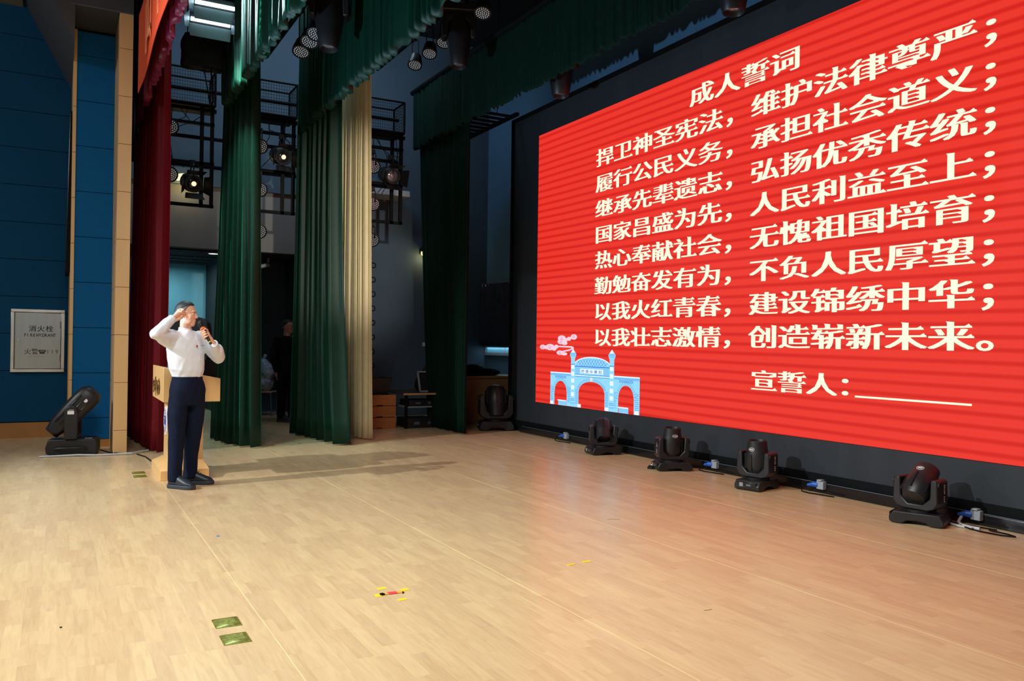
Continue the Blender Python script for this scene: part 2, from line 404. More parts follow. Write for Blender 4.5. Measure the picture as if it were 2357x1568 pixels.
# ------------------------------------------------------------------ PROSCENIUM JAMB AND HALL WALL
jamb = boxo('wall_proscenium', (-12.35, .155, 0), (-11.97, .60, 5.36), 'joint_dark', kind='structure')
def add_to(parent, name, a, b, m, bevel=0.0):
    o = boxo(name, a, b, m, parent, bevel); o.location = Vector(o.location) - Vector(parent.location); return o
zs = [-.296+.583*k for k in range(11)]
for k in range(10):
    z0 = max(.105, zs[k]+.003+.09); z1 = min(5.345, zs[k+1]+.09-.003)
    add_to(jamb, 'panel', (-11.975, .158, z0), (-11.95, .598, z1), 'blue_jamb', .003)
add_to(jamb, 'skirting_board', (-11.975, .155, 0), (-11.94, .60, .10), 'wood_skirting')
pil = boxo('wall_pillar', (-12.6, .615, 0), (-11.135, .745, 5.40), 'wood_skirting', kind='structure')
for k in range(10):
    z0 = max(0.0, zs[k]+.0025); z1 = min(5.38, zs[k+1]-.0025)
    add_to(pil, 'panel', (-11.14, .60, z0), (-11.12, .75, z1), 'wood_pillar', .0025)
    add_to(pil, 'side_panel', (-11.98, .597, z0), (-11.142, .615, z1), 'wood_pillar', .0025)
strip = boxo('trim_1', (-13.4, .125, 0), (-11.955, .155, 5.36), 'wood_pillar', kind='structure')
for k in range(10):
    z0 = max(0.0, zs[k]+.0025); z1 = min(5.36, zs[k+1]-.0025)
    add_to(strip, 'panel', (-11.955, .117, z0), (-11.94, .157, z1), 'wood_pillar', .002)
    add_to(strip, 'side_panel', (-13.40, .115, z0), (-11.957, .125, z1), 'wood_pillar', .002)
hall = boxo('wall_left', (-13.8, -11.5, 0), (-13.42, .125, 6.3), 'joint_dark', kind='structure')
hz = [.224] + [0.941+.519*k for k in range(10)] + [6.15]
yy = [-11.4, -9.2, -6.9, -4.6, -2.3, .115]
for i in range(len(yy)-1):
    for k in range(len(hz)-1):
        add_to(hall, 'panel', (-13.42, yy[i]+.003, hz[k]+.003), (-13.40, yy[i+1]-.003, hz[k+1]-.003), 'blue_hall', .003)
bb = boxo('baseboard_left', (-13.42, -11.4, 0), (-13.385, .115, .215), 'wood_skirting', kind='structure')
hd = MB().prism([(.115, 4.95), (-.50, 6.12), (-.50, 7.4), (.75, 7.4), (.75, 5.385), (.115, 5.385)], 'x', -13.42, -11.12).build('ceiling_proscenium_header', 'grey_soffit', smooth=False)
hd['kind'] = 'structure'
MB().box((-11.135, .07, 5.382), (-11.115, .75, 5.392)).build('edge_bead', 'steel_grey', hd, smooth=False)
boxo('ceiling_hall', (-14, -11.5, 6.02), (-8.4, -.5, 6.3), 'ceiling_beige', kind='structure')
# side speaker panel hanging by the corner
t = thing('side_screen', 'tall thin black screen hung edge-on at the blue wall beside the wooden strip', 'screen', (-13.30, 0, 2.28))
MB().prism([(.066, 0), (.112, 0), (.112, 2.06), (.094, 2.06)], 'x', .0, 1.22).build('casing', 'black_pipe', t, .003)
MB().prism([(.0625, .03), (.067, .03), (.094, 2.03), (.0895, 2.03)], 'x', .03, 1.19).build('display', 'glossy_black', t, smooth=False)
for z_ in (.3, 1.6): MB().box((-.10, .08, z_), (.02, .108, z_+.1)).build('bracket', 'black_metal', t)

# fire hydrant cabinet
t = thing('fire_cabinet', 'brushed steel fire hydrant cabinet set in the dark blue wall', 'cabinet', (-13.40, -.585, .92))
W_, H_ = .66, .884
fr = MB()
for a, b in (((0, 0, 0), (.05, W_, .045)), ((0, 0, H_-.045), (.05, W_, H_)), ((0, 0, .045), (.05, .045, H_-.045)), ((0, W_-.045, .045), (.05, W_, H_-.045))): fr.box(a, b)
fr.build('frame', 'stainless_frame', t, .006)
d = MB().box((.0, .048, .048), (.036, W_-.048, H_-.048)).build('door', 'stainless', t, .006)
MB().box((.036, .085, .40), (.052, .11, .47)).box((.052, .09, .41), (.060, .105, .46)).build('handle', 'stainless_frame', d, .003)
MB().box((.034, W_-.062, .15), (.044, W_-.05, .25)).build('hinge', 'ink_grey', d, .002); MB().box((.034, W_-.062, .62), (.044, W_-.05, .72)).build('hinge', 'ink_grey', d, .002)
def wall_text(s, y, z, size, m, adv=None, sx=1.0, parent=None, bold=0.0, song=False):
    mb = MB(); T = Matrix.Translation((.0372, y, z)) @ Matrix(((0, 0, 1, 0), (1, 0, 0, 0), (0, 1, 0, 0), (0, 0, 0, 1))) @ Matrix.Diagonal((size*sx, size, 1, 1))
    x = 0.0
    for ch in s:
        if ch == ' ': x += adv; continue
        mb = MB(); text_mesh(mb, ch, T @ Matrix.Translation((x, 0, 0)), adv, song, bold); mb.build('letter', m, parent, smooth=False); x += adv
wall_text('消火栓', .215, .578, .092, 'ink_black', 1.07, 1.05, d, .010)
wall_text('FIREHYDRANT', .163, .500, .062, 'ink_black', .72, .80, d, .02)
wall_text('火警', .165, .258, .086, 'ink_brown', 1.02, 1.0, d, .008)
wall_text('119', .435, .262, .080, 'ink_brown', .72, .95, d, .0)
wall_text('FIRE ALARM 119', .205, .213, .022, 'ink_grey', .72, 1.0, d)
ph = MB()   # telephone sign
ph.box((.036, .352, .258), (.0375, .418, .292)).box((.036, .340, .300), (.0375, .430, .314)).box((.036, .340, .286), (.0375, .358, .302)).box((.036, .412, .286), (.0375, .430, .302))
ph.build('telephone_sign', 'ink_brown', d, smooth=False)

# ------------------------------------------------------------------ STAGE SHELL
wl = boxo('wall_wing', (-15.4, 1.0, 3.0), (-15.0, 7.9, 7.6), 'wing_wall', kind='structure')
wl2 = boxo('wall_wing_rear', (-15.4, 4.0, 0), (-15.0, 7.9, 3.0), 'wing_wall', kind='structure')
boxo('wall_wing_front', (-15.4, .76, 0), (-15.0, 1.05, 7.6), 'wing_wall', kind='structure')
boxo('wall_proscenium_back', (-15.4, .62, 0), (-12.6, .76, 7.6), 'wing_wall', kind='structure')
fa = boxo('trim_2', (-15.0, .9, 2.97), (-14.86, 4.7, 4.02), 'fascia', kind='structure')
boxo('trim_3', (-15.0, .9, 4.02), (-14.80, 4.7, 4.30), 'wing_wall', kind='structure')
boxo('ceiling_corridor', (-18.6, .9, 2.97), (-15.4, 4.1, 3.1), 'dark_void', kind='structure')
cw = boxo('wall_corridor', (-18.4, .9, 0), (-18.2, 4.1, 2.97), 'room_teal', kind='structure')
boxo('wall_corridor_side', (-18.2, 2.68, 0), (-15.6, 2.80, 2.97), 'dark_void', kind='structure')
boxo('wall_corridor_front', (-18.2, .9, 0), (-15.4, 1.0, 2.97), 'room_teal', kind='structure')
boxo('wall_corridor_inner', (-16.9, 2.74, 0), (-16.8, 4.1, 2.97), 'wing_wall', kind='structure')
boxo('wall_corridor_rear', (-18.2, 4.0, 0), (-15.4, 4.1, 2.97), 'wing_wall', kind='structure')
MB().box((-15.62, 2.56, 0), (-15.50, 2.68, 2.97)).build('door_1', 'blue_cloth', smooth=False)['kind'] = 'structure'
grid = MB()
for y in (1.6, 2.2): grid.box((-18.2, y, 2.955), (-15.5, y+.012, 2.97))
for x in (-17.6, -17.0, -16.4): grid.box((x, 1.0, 2.955), (x+.012, 2.62, 2.97))
grid.build('trim_4', 'joint_dark', smooth=False)['kind'] = 'structure'
light('corridor_lamp', 'AREA', (-17.2, 1.8, 2.9), (-17.2, 1.8, 0), 20, (0.62, 0.93, 1.0), shape='DISK', size=.5)
bw = boxo('wall_rear', (-15.4, 7.63, 0), (6, 7.9, 7.6), 'back_wall', kind='structure')
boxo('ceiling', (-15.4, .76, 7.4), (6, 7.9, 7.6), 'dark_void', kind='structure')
# small things on the wing wall
def sconce(loc, label):
    t = thing('wall_lamp', label, 'lamp', loc)
    MB().box((-.02, -.05, -.06), (.02, .05, .06)).build('backplate', 'black_metal', t, .004)
    MB().lathe([(.03, .10), (.06, .07), (.11, .0), (.105, -.004), (.055, .06), (.02, .085)], 16, Matrix.Translation((.12, 0, .0)) @ Matrix.Rotation(.35, 4, 'Y')).build('lamp_shade', 'black_metal', t)
    MB().ell((.12, -.02, -.05), (.055, .055, .055)).build('bulb', 'lamp_yellow', t)
sconce((-14.98, 6.20, 3.20), 'small lit wall lamp on the dark wing wall beside the rearmost green curtain')
light('wall_lamp_glow', 'POINT', (-14.84, 6.19, 3.08), None, 3.2, (1.0, 0.78, 0.35), shadow_soft_size=.05)
t = thing('light_switch', 'small grey square wall switch on the dark wing wall', 'switch', (-15.0, 6.27, 1.38))
MB().box((0, -.043, -.043), (.012, .043, .043)).build('plate', 'plug_grey', t, .003)
MB().box((.012, -.02, -.03), (.018, .02, .03)).build('rocker', 'ink_white', t, .002)
t = tag(boxo('wall_shelf', (-15.0, 4.9, 4.13), (-14.45, 5.72, 4.24), 'slab_white', bevel=.01), 'pale concrete ledge sticking out of the wing wall high up', 'ledge')
t = thing('security_camera', 'small white security camera under the dark corridor ceiling', 'camera', (-15.9, 3.45, 2.97))
MB().tube((0, 0, 0), (0, 0, -.10), .025).build('mount', 'plug_grey', t)
MB().tube((.02, .02, -.12), (-.02, -.16, -.17), .035, .038).build('housing', 'plug_grey', t)
MB().tube((-.02, -.16, -.17), (-.021, -.166, -.172), .03).build('lens', 'lens_dark', t)
t = thing('downlight', 'small round lit downlight in the corridor ceiling', 'light', (-15.62, 2.42, 2.97))
MB().lathe([(.10, 0), (.10, -.012), (.085, -.012), (.08, -.004)], 20).build('rim', 'ink_white', t)
MB().lathe([(.08, -.002), (.08, -.009)], 20).build('diffuser', 'downlight', t)

# window, rail curtain
wn = MB()
wn.box((-15.0, 7.60, 1.18), (-13.3, 7.635, 1.24)); wn.box((-15.0, 7.60, 1.24), (-14.96, 7.635, 2.62)); wn.box((-13.34, 7.60, 1.24), (-13.3, 7.635, 2.62)); wn.box((-15.0, 7.60, 2.58), (-13.3, 7.635, 2.62)); wn.box((-14.17, 7.605, 1.24), (-14.13, 7.63, 2.58))
o = wn.build('window_1', 'plug_grey', smooth=False); o['kind'] = 'structure'
p = MB().box((-14.96, 7.61, 1.24), (-13.34, 7.618, 2.58)).build('pane', 'room_teal', o, smooth=False)
light('daylight_gap', 'AREA', (-14.15, 7.575, 1.35), (-14.15, 7.50, .9), 1.6, (0.55, 0.80, 1.0), shape='RECTANGLE', size=1.5, size_y=.05)

# ------------------------------------------------------------------ LED WALL
XL, XR, YF = -12.06, -1.55, 6.60
led = thing('led_wall', 'huge LED video wall showing cream oath text on red with a dark unlit border', 'screen', ((XL+XR)/2, 6.75, 0))
def ledp(mb, name, m, parent=led, **k):
    o = mb.build(name, m, parent, **k)
    off = led.location if parent is led else Vector((0, 0, 0))
    o.location = -off
    return o
ledp(MB().box((XL+.05, YF, .17), (XR-.05, 6.95, 5.08)), 'dark_border', 'led_off', smooth=False)
fm = MB().box((XL, 6.56, .17), (XL+.05, 6.97, 5.13)).box((XR-.05, 6.56, .17), (XR, 6.97, 5.13)).box((XL+.05, 6.56, 5.08), (XR-.05, 6.97, 5.13))
ledp(fm, 'frame', 'black_pipe', smooth=False)
ledp(MB().box((XL, 6.58, 0), (XR, 7.0, .17)), 'base', 'black_pipe', smooth=False)
ledp(MB().box((XL+.5, 6.50, .0), (XR, 6.58, .10)), 'cable_channel', 'glossy_black', bevel=.01)
ledp(MB().box((XL+.6, 6.497, .098), (XR, 6.502, .103)), 'trim_bead', 'steel_grey', smooth=False)
scr = ledp(MB().box((-11.20, 6.588, .507), (-2.32, 6.60, 4.695)), 'screen_image', 'glow_red', smooth=False)
YS = 6.586
EMW, EMH = .4235, .262
def put(ch, x, zc, sx=EMW, sz=EMH, name='character'):
    vs, fs = glyph(ch, True)
    y = YS
    me = bpy.data.meshes.new(name); me.from_pydata([(vx*sx, 0, (vy-.36)*sz) for vx, vy in vs], [], fs); me.materials.append(MT['glow_cream']); me.update()
    o = bpy.data.objects.new(name, me); COL.objects.link(o); o.parent = scr; o.location = (x, y, zc)
def line(s, x, zc):
    for ch in s:
        put(ch, x, zc); x += EMW
rows_ = ["捍卫神圣宪法，维护法律尊严；", "履行公民义务，承担社会道义；", "继承先辈遗志，弘扬优秀传统；", "国家昌盛为先，人民利益至上；",
         "热心奉献社会，无愧祖国培育；", "勤勉奋发有为，不负人民厚望；", "以我火红青春，建设锦绣中华；", "以我壮志激情，创造崭新未来。"]
for i, s in enumerate(rows_): line(s, -9.612, 4.018-.3575*i)
line("成人誓词", -7.655, 4.385)
[put(c_, -6.605+.378*k_, 1.050, .385, .238) for k_, c_ in enumerate("宣誓人：")]
o = MB().box((-5.263, YS-.001, .948), (-4.126, YS, .966)).build('rule', 'glow_cream', scr, smooth=False); o.name = 'underline'

# pictures on the screen: gateway and clouds (flat drawing on the display)
def flat(mb, pts, dy=0.0):
    mb.add([(x, YS-dy, z) for x, z in pts], [tuple(range(len(pts)))])
def stripfill(mb, x0, x1, lo, hi, n=24, dy=0.0):
    for k in range(n):
        a = x0+(x1-x0)*k/n; b = x0+(x1-x0)*(k+1)/n
        flat(mb, [(a, lo(a)), (b, lo(b)), (b, hi(b)), (a, hi(a))], dy)
def seg(mb, x0, z0, x1, z1, w=.005, dy=.002):
    d = Vector((x1-x0, z1-z0)); n = Vector((-d.y, d.x)).normalized()*w/2
    flat(mb, [(x0-n.x, z0-n.y), (x1-n.x, z1-n.y), (x1+n.x, z1+n.y), (x0+n.x, z0+n.y)], dy)
ZB = .509
def arch(x, c, hw, zs_, zt):
    u = (x-c)/hw
    return ZB if abs(u) >= 1 else zs_+(zt-zs_)*math.sqrt(max(0, 1-u*u))
base = MB(); ln = MB(); hl = MB()
WINGS = ((-10.755, -10.13, -10.464, .172, .70, .868, 1.0), (-9.16, -8.55, -8.842, .172, .70, .878, 1.0))
for x0, x1, c, hw, zsp, zt, top in WINGS:
    cuts = sorted({x0, c-hw, c+hw, x1})
    stripfill(base, x0, c-hw, lambda x: ZB, lambda x: top, 1); stripfill(base, c+hw, x1, lambda x: ZB, lambda x: top, 1)
    stripfill(base, c-hw, c+hw, lambda x: arch(x, c, hw, zsp, zt) if abs(x-c) < hw*.999 else zsp, lambda x: top, 20)
    seg(hl, x0, top-.008, x1, top-.008, .014); seg(ln, x0, top-.03, x1, top-.03, .006); seg(ln, x0, top-.045, x1, top-.045, .004)
    for k in range(19):
        a = PI*k/18; r0_, r1_ = 1.04, 1.26
        seg(ln, c+hw*r0_*math.cos(a), zsp+(zt-zsp)*r0_*math.sin(a), c+hw*r1_*math.cos(a), zsp+(zt-zsp)*r1_*math.sin(a)*1.05, .006)
    for k in range(8):
        xx = c-hw*.9+k*hw*1.8/8; seg(ln, xx, top-.05, xx+.045, top-.09, .006); seg(ln, xx+.045, top-.05, xx, top-.09, .006)
    for k in range(9):
        z = ZB+.06+k*.026
        for xx in (x0+.01, c+hw+.02): seg(ln, xx, z, xx+.09, z, .004); seg(ln, xx+.03+.03*(k % 2), z, xx+.03+.03*(k % 2), z+.026, .004)
c, hw, zsp, zt = -9.653, .325, .735, .892
dome = lambda x: 1.113+(1.242-1.113)*math.sqrt(max(0, 1-((x+9.648)/.457)**2))
stripfill(base, -10.10, c-hw, lambda x: ZB, dome, 4); stripfill(base, c+hw, -9.195, lambda x: ZB, dome, 4)
stripfill(base, c-hw, c+hw, lambda x: arch(x, c, hw, zsp, zt) if abs(x-c) < hw*.999 else zsp, dome, 30)
for k in range(24):
    xa = -10.105+k*.914/24; xb = xa+.914/24; seg(hl, xa, dome(xa)-.006, xb, dome(xb)-.006, .014)
for k in range(12):
    xa = -10.04+k*.068
    for s_ in (-1, 1):
        xb = xa+s_*.10
        if -10.07 < xb < -9.23: seg(ln, xa, 1.113, xb, min(1.113+.10, dome(xb)-.018), .006)
for z in (1.105, 1.098, .985, .955): seg(ln, -10.08, z, -9.21, z, .006)
seg(hl, -10.08, .970, -9.21, .970, .010)
flat(hl, [(-9.935, 1.005), (-9.37, 1.005), (-9.37, 1.068), (-9.935, 1.068)], .001)
for k in range(26): seg(ln, -10.07+k*.0335, 1.078, -10.07+k*.0335, 1.096, .005)
for k in range(5):
    z = 1.0+k*.018; seg(ln, -10.07, z, -9.95, z, .004); seg(ln, -9.355, z, -9.22, z, .004)
for k in range(23):
    a = PI*(.10+.80*k/22)
    seg(ln, c+hw*1.03*math.cos(a), zsp+(zt-zsp)*1.03*math.sin(a), c+hw*1.15*math.cos(a), zsp+(zt-zsp)*1.32*math.sin(a), .007)
flat(hl, [(c-.03, .895), (c+.03, .895), (c+.03, .95), (c-.03, .95)], .0015)
for k in range(10):
    z = ZB+.055+k*.022
    for xx in (-10.06, -9.315): seg(ln, xx, z, xx+.075, z, .004); seg(ln, xx+.02+.03*(k % 2), z, xx+.02+.03*(k % 2), z+.022, .004)
for tc in (-10.128, -9.163):
    flat(base, [(tc-.058, ZB), (tc+.058, ZB), (tc+.052, 1.21), (tc-.052, 1.21)], .003)
    bulb = [(tc-.05, 1.21), (tc-.075, 1.245), (tc-.085, 1.275), (tc-.06, 1.30), (tc, 1.352), (tc+.06, 1.30), (tc+.085, 1.275), (tc+.075, 1.245), (tc+.05, 1.21)]
    flat(base, bulb[::-1], .003); flat(hl, [(tc-.055, 1.300), (tc+.055, 1.300), (tc, 1.348)], .004)
    for z in (1.25, 1.27, 1.285): seg(ln, tc-.07, z, tc+.07, z, .004, .005)
    for z in (1.12, 1.13, .62, .60, .56): seg(ln, tc-.055, z, tc+.055, z, .005, .005)
    for k in range(5): flat(hl, [(tc-.04, .66+k*.10), (tc+.04, .66+k*.10), (tc+.04, .72+k*.10), (tc-.04, .72+k*.10)], .004)
for x0, x1 in ((-10.525, -10.30), (-9.0, -8.785)):
    flat(base, [(x0, ZB), (x1, ZB), (x1, .575), (x0, .575)]); seg(hl, x0-.02, .582, x1, .582, .014)
    for k in range(9): seg(ln, x0+.02+k*.024, ZB+.01, x0+.02+k*.024, .568, .005)
for x0 in (-10.755, -8.672+.02, -10.0, -9.32): flat(hl, [(x0, ZB), (x0+.085, ZB), (x0+.085, ZB+.05), (x0, ZB+.05)], .001)
gp = base.build('gateway_picture', 'glow_cyan', scr, smooth=False)
gl = ln.build('drawing_lines', 'glow_blue', scr, smooth=False)
gh = hl.build('highlights', 'glow_white', scr, smooth=False)
for k, ch in enumerate("校學中屬附"):
    mb = MB(); vs, fs = glyph(ch, False, .01); mb.add([(-9.905+k*.108+vx*.075, YS-.004, 1.012+vy*.052) for vx, vy in vs], fs); mb.build('character', 'glow_blue', scr, smooth=False)
cl = MB(); cm_ = MB()
def disc(mb, x, z, rx, rz, dy=0.0): flat(mb, [(x+rx*math.cos(-2*PI*k/20), z+rz*math.sin(-2*PI*k/20)) for k in range(20)][::-1], dy)
for x, z, rx, rz in ((-11.0, 1.372, .085, .036), (-10.90, 1.368, .07, .03), (-10.78, 1.372, .13, .048), (-10.66, 1.355, .07, .036), (-10.60, 1.38, .06, .03),
                     (-10.47, 1.455, .10, .038), (-10.45, 1.505, .11, .045), (-10.36, 1.478, .07, .038), (-10.25, 1.498, .06, .03), (-10.12, 1.525, .085, .040), (-10.37, 1.435, .08, .03),
                     (-10.50, 1.29, .09, .034), (-10.38, 1.275, .09, .024)): disc(cl, x, z, rx, rz)
for a in ((-10.62, 1.385, -10.16, 1.378), (-10.45, 1.305, -10.22, 1.335), (-10.22, 1.335, -10.14, 1.36)): seg(cl, *a, .022, 0)
disc(cl, -10.15, 1.362, .035, .022)
def spiral(x, z, r, t0=0.):
    pr = None
    for k in range(14):
        a = t0+k*.55; rr = r*(1-k/16); q = (x+rr*1.6*math.cos(a), z+rr*math.sin(a))
        if pr: seg(cm_, *pr, *q, .006, .002)
        pr = q
spiral(-11.0, 1.368, .022, 1); spiral(-10.78, 1.372, .03, 2); spiral(-10.45, 1.502, .028, 3); spiral(-10.12, 1.525, .022, 1); spiral(-10.50, 1.288, .02, 4); spiral(-10.46, 1.45, .02, 2)
cl.build('cloud_picture', 'glow_pink', scr, smooth=False); cm_.build('cloud_lines', 'glow_magenta', scr, smooth=False)

# ------------------------------------------------------------------ CURTAINS
def curtain(name, label, top, bot, z1, z0, folds, amp, m, seed=0, ruffle=0.0, botfold=1.25, cat='curtain', group=None, rows=22, regular=.25, thick=.008, edge=None, bexp=1.3):
    T0, T1 = Vector(top[0]+(0,)), Vector(top[1]+(0,)); B0, B1 = Vector(bot[0]+(0,)), Vector(bot[1]+(0,))
    nn = folds*9; vs = []; fs = []
    c0 = (B0+B1)/2; c0.z = z0
    ph = lambda t: 2*PI*(folds*t + regular*folds*.35*noise.noise(Vector((t*folds*.45, seed*3.1, 0)))*1.0)
    for j in range(rows+1):
        u = j/rows; uu = u
        for i in range(nn+1):
            t = i/nn
            P = (T0.lerp(T1, t)).lerp(B0.lerp(B1, t), uu**bexp)
            dr = ((T1-T0).lerp(B1-B0, u)).normalized(); nr = Vector((dr.y, -dr.x, 0))
            A = amp*(.55+.45*noise.noise(Vector((t*folds*.5, u*.8, seed))) + (botfold-1)*u)
            w_ = math.sin(ph(t) + .9*u*noise.noise(Vector((t*6, u*1.2, seed+5))))
            w_ = math.copysign(abs(w_)**.75, w_)
            w2 = .35*math.sin(ph(t)*2.1+seed+u)*noise.noise(Vector((t*folds, u*2, seed+9)))
            P = P + nr*(A*(w_+w2)) + dr*(A*.35*math.cos(ph(t)))
            z = z1+(z0-z1)*u
            if ruffle: z += ruffle*u*(.5*math.sin(ph(t)*1.0+.6) + .6*noise.noise(Vector((t*folds*1.3, 0, seed))))
            if edge: z += edge(t)*u
            vs.append((P.x-c0.x, P.y-c0.y, z-z0))
    for j in range(rows):
        for i in range(nn):
            a = j*(nn+1)+i; fs.append((a, a+nn+1, a+nn+2, a+1))
    mb = MB(); mb.v = vs; mb.f = fs; mb.mi = [0]*len(fs)
    o = mb.build(name, m, None, ang=180, loc=c0)
    sd = o.modifiers.new('thick', 'SOLIDIFY'); sd.thickness = thick; sd.offset = 0
    if label: tag(o, label, cat, group)
    return o
curtain('stage_curtain', 'dark red velvet house curtain hanging behind the wooden pillar', ((-13.2, .98), (-10.98, 1.13)), ((-13.0, .93), (-10.96, 1.12)), 6.2, .02, 11, .075, 'red_velvet', 1, botfold=1.5)
curtain('leg_curtain', 'bright green velvet leg curtain, first behind the podium', ((-12.15, 2.04), (-11.12, 2.20)), ((-12.40, 1.96), (-11.04, 2.26)), 6.4, .02, 6, .120, 'green_velvet', 2, botfold=1.45, group='green leg curtains')
curtain('leg_curtain', 'green velvet leg curtain just in front of the cream curtain', ((-12.45, 3.18), (-11.28, 3.36)), ((-12.52, 3.17), (-10.84, 3.41)), 6.4, .02, 7, .110, 'green_velvet', 5, botfold=1.45, group='green leg curtains', bexp=3.0)
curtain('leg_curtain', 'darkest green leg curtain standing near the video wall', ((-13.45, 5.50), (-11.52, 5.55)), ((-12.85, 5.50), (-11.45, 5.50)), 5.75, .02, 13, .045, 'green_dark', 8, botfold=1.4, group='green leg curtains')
curtain('sheer_curtain', 'pale cream curtain hanging between two green curtains', ((-12.9, 3.74), (-11.52, 3.90)), ((-12.6, 3.68), (-11.36, 3.93)), 6.3, .02, 17, .050, 'cream_cloth', 12, botfold=1.3, regular=.5)
curtain('valance', 'brightly lit green velvet valance over the first green curtain', ((-11.78, 1.93), (-3.6, 1.93)), ((-11.78, 1.95), (-3.6, 1.95)), 6.6, 4.60, 44, .055, 'green_velvet', 20, ruffle=.05, botfold=1.35, cat='valance', group='green valances')
curtain('valance', 'green velvet valance over the cream curtain', ((-12.25, 3.09), (-4.0, 3.09)), ((-12.25, 3.10), (-4.0, 3.10)), 6.6, 4.52, 42, .050, 'green_velvet', 24, ruffle=.05, botfold=1.3, cat='valance', group='green valances')
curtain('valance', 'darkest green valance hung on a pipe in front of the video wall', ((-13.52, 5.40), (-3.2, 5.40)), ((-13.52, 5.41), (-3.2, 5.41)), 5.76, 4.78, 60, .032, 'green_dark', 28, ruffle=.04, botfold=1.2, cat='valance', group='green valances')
curtain('house_valance', 'dark red satin valance sagging over the red curtain', ((-13.0, .90), (-6.5, .90)), ((-13.0, .92), (-6.5, .92)), 6.4, 4.36, 26, .030, 'red_satin', 33, ruffle=.035, botfold=1.5, cat='valance')
# orange cloth banner on the red valance
t = thing('banner', 'orange cloth banner fixed on the red valance at the top', 'banner', (-11.0, .80, 4.40))
b_ = MB()
for k in range(24):
    xa = k*.25; xb = xa+.25; b_.add([(xa, .012*math.sin(xa*2), 0), (xb, .012*math.sin(xb*2), 0), (xb, .012*math.sin(xb*2), .95), (xa, .012*math.sin(xa*2), .95), (xa, .012*math.sin(xa*2)+.006, 0), (xb, .012*math.sin(xb*2)+.006, 0), (xb, .012*math.sin(xb*2)+.006, .95), (xa, .012*math.sin(xa*2)+.006, .95)], [(0, 1, 2, 3), (7, 6, 5, 4), (0, 4, 5, 1), (3, 2, 6, 7)])
b_.build('cloth', 'banner_orange', t)
for x0 in (1.35, 2.6, 3.85):
    st_ = MB(); st_.box((x0, -.018, .22), (x0+.10, -.012, .78)); st_.box((x0-.25, -.0181, .60), (x0+.42, -.0121, .66)); st_.box((x0-.22, -.0182, .22), (x0+.36, -.0122, .28)); st_.box((x0+.30, -.0183, .15), (x0+.36, -.0123, .62)); st_.box((x0-.22, -.0184, .12), (x0-.13, -.0124, .62))
    st_.build('painted_strokes', 'banner_pale', t, smooth=False)
# short window curtain on its rail, right of the rearmost leg curtain
t = thing('window_curtain', 'short dark blue curtain on a rail over the rear window', 'curtain', (-14.2, 7.5, 1.36))
c_ = curtain('cloth', None, ((-15.0, 7.52), (-13.3, 7.52)), ((-15.0, 7.52), (-13.3, 7.52)), 2.60, 1.38, 14, .025, 'blue_cloth', 40, botfold=1.2, rows=8)
c_.parent = t; c_.location = Vector(c_.location) - Vector(t.location)
MB().tube((-.8, 0.02, 1.25), (.95, .02, 1.25), .014).build('rail', 'stainless_frame', t)
for k in range(12): MB().tube((-.76+k*.14, .01, 1.205), (-.76+k*.14, .03, 1.245), .008, n=6).build('hook', 'stainless_frame', t)

# ------------------------------------------------------------------ PIPES AND RIGGING
def pipe(p0, p1, r, label, name='rigging_pipe', m='black_pipe'):
    o = MB().tube(p0, p1, r, n=12).build(name, m); return tag(o, label, 'pipe')
pipe((-13.6, 5.40, 5.80), (-3.0, 5.40, 5.80), .045, 'black pipe carrying the darkest green valance')
pipe((-12.6, 2.66, 5.66), (-4.0, 2.66, 5.66), .035, 'black overhead pipe with the three small lamps between the two front green valances')
pipe((-13.6, 4.75, 6.12), (-4.0, 4.75, 6.12), .035, 'black overhead pipe with the four small lamps behind the middle green valance')
pipe((-13.0, 1.50, 6.42), (-6.0, 1.50, 6.42), .035, 'black overhead pipe holding the lit soft light panel')
pipe((-13.0, 5.98, 5.72), (-4.0, 5.98, 5.72), .035, 'black pipe above the video wall holding the two hanging spotlights')
# folded cable tray by the end of the video wall top
t = thing('cable_tray', 'dark slatted steel tray hanging above the corner of the video wall', 'tray', (-12.7, 6.2, 5.12))
MB().box((-.9, -.30, 0), (1.0, -.24, .05)).build('side_rail', 'black_pipe', t)
MB().box((-.9, .24, 0), (1.0, .30, .05)).build('side_rail', 'black_pipe', t)
for k in range(8): MB().box((-.75+k*.22, -.24, .005), (-.67+k*.22, .24, .03)).build('slat', 'black_pipe', t)
for x in (-.7, .8): MB().tube((x, 0, .03), (x, 0, 2.28), .006, n=6).build('hanger', 'black_pipe', t)

# ------------------------------------------------------------------ FIXTURES
def par_lamp(loc, aim, label, group, up=.24):
    """LED par: can hangs below loc"""
    t = thing('par_lamp', label, 'stage light', loc, group=group)
    d = Vector(aim).normalized(); Rm = d.to_track_quat('Z', 'Y').to_matrix().to_4x4(); T = Matrix.Translation((0, 0, -up)) @ Rm
    MB().lathe([(.04, -.16), (.085, -.13), (.10, -.05), (.112, .0), (.112, .05), (.098, .055), (.098, .035)], 22, T).build('can', 'black_plastic', t)
    MB().lathe([(.097, .030), (.097, .040)], 22, T).build('face', 'lens_dark', t)
    mb = MB(); k = 0
    for rr, n in ((0, 1), (.028, 6), (.055, 12), (.082, 18)):
        for i in range(n):
            a = 2*PI*i/max(n, 1)+rr*20; mb.lathe([(.0072, .0405), (.006, .047)], 8, T @ Matrix.Translation((rr*math.cos(a), rr*math.sin(a), 0)))
    mb.build('led_cluster', 'led_white', t)
    MB().path([(-.125, 0, -up), (-.125, 0, -.07), (-.09, 0, -.035), (.09, 0, -.035), (.125, 0, -.07), (.125, 0, -up)], .008, 6).build('yoke', 'black_metal', t)
    MB().box((-.02, -.03, -.035), (.02, .03, .03)).build('clamp', 'black_metal', t)
    return t
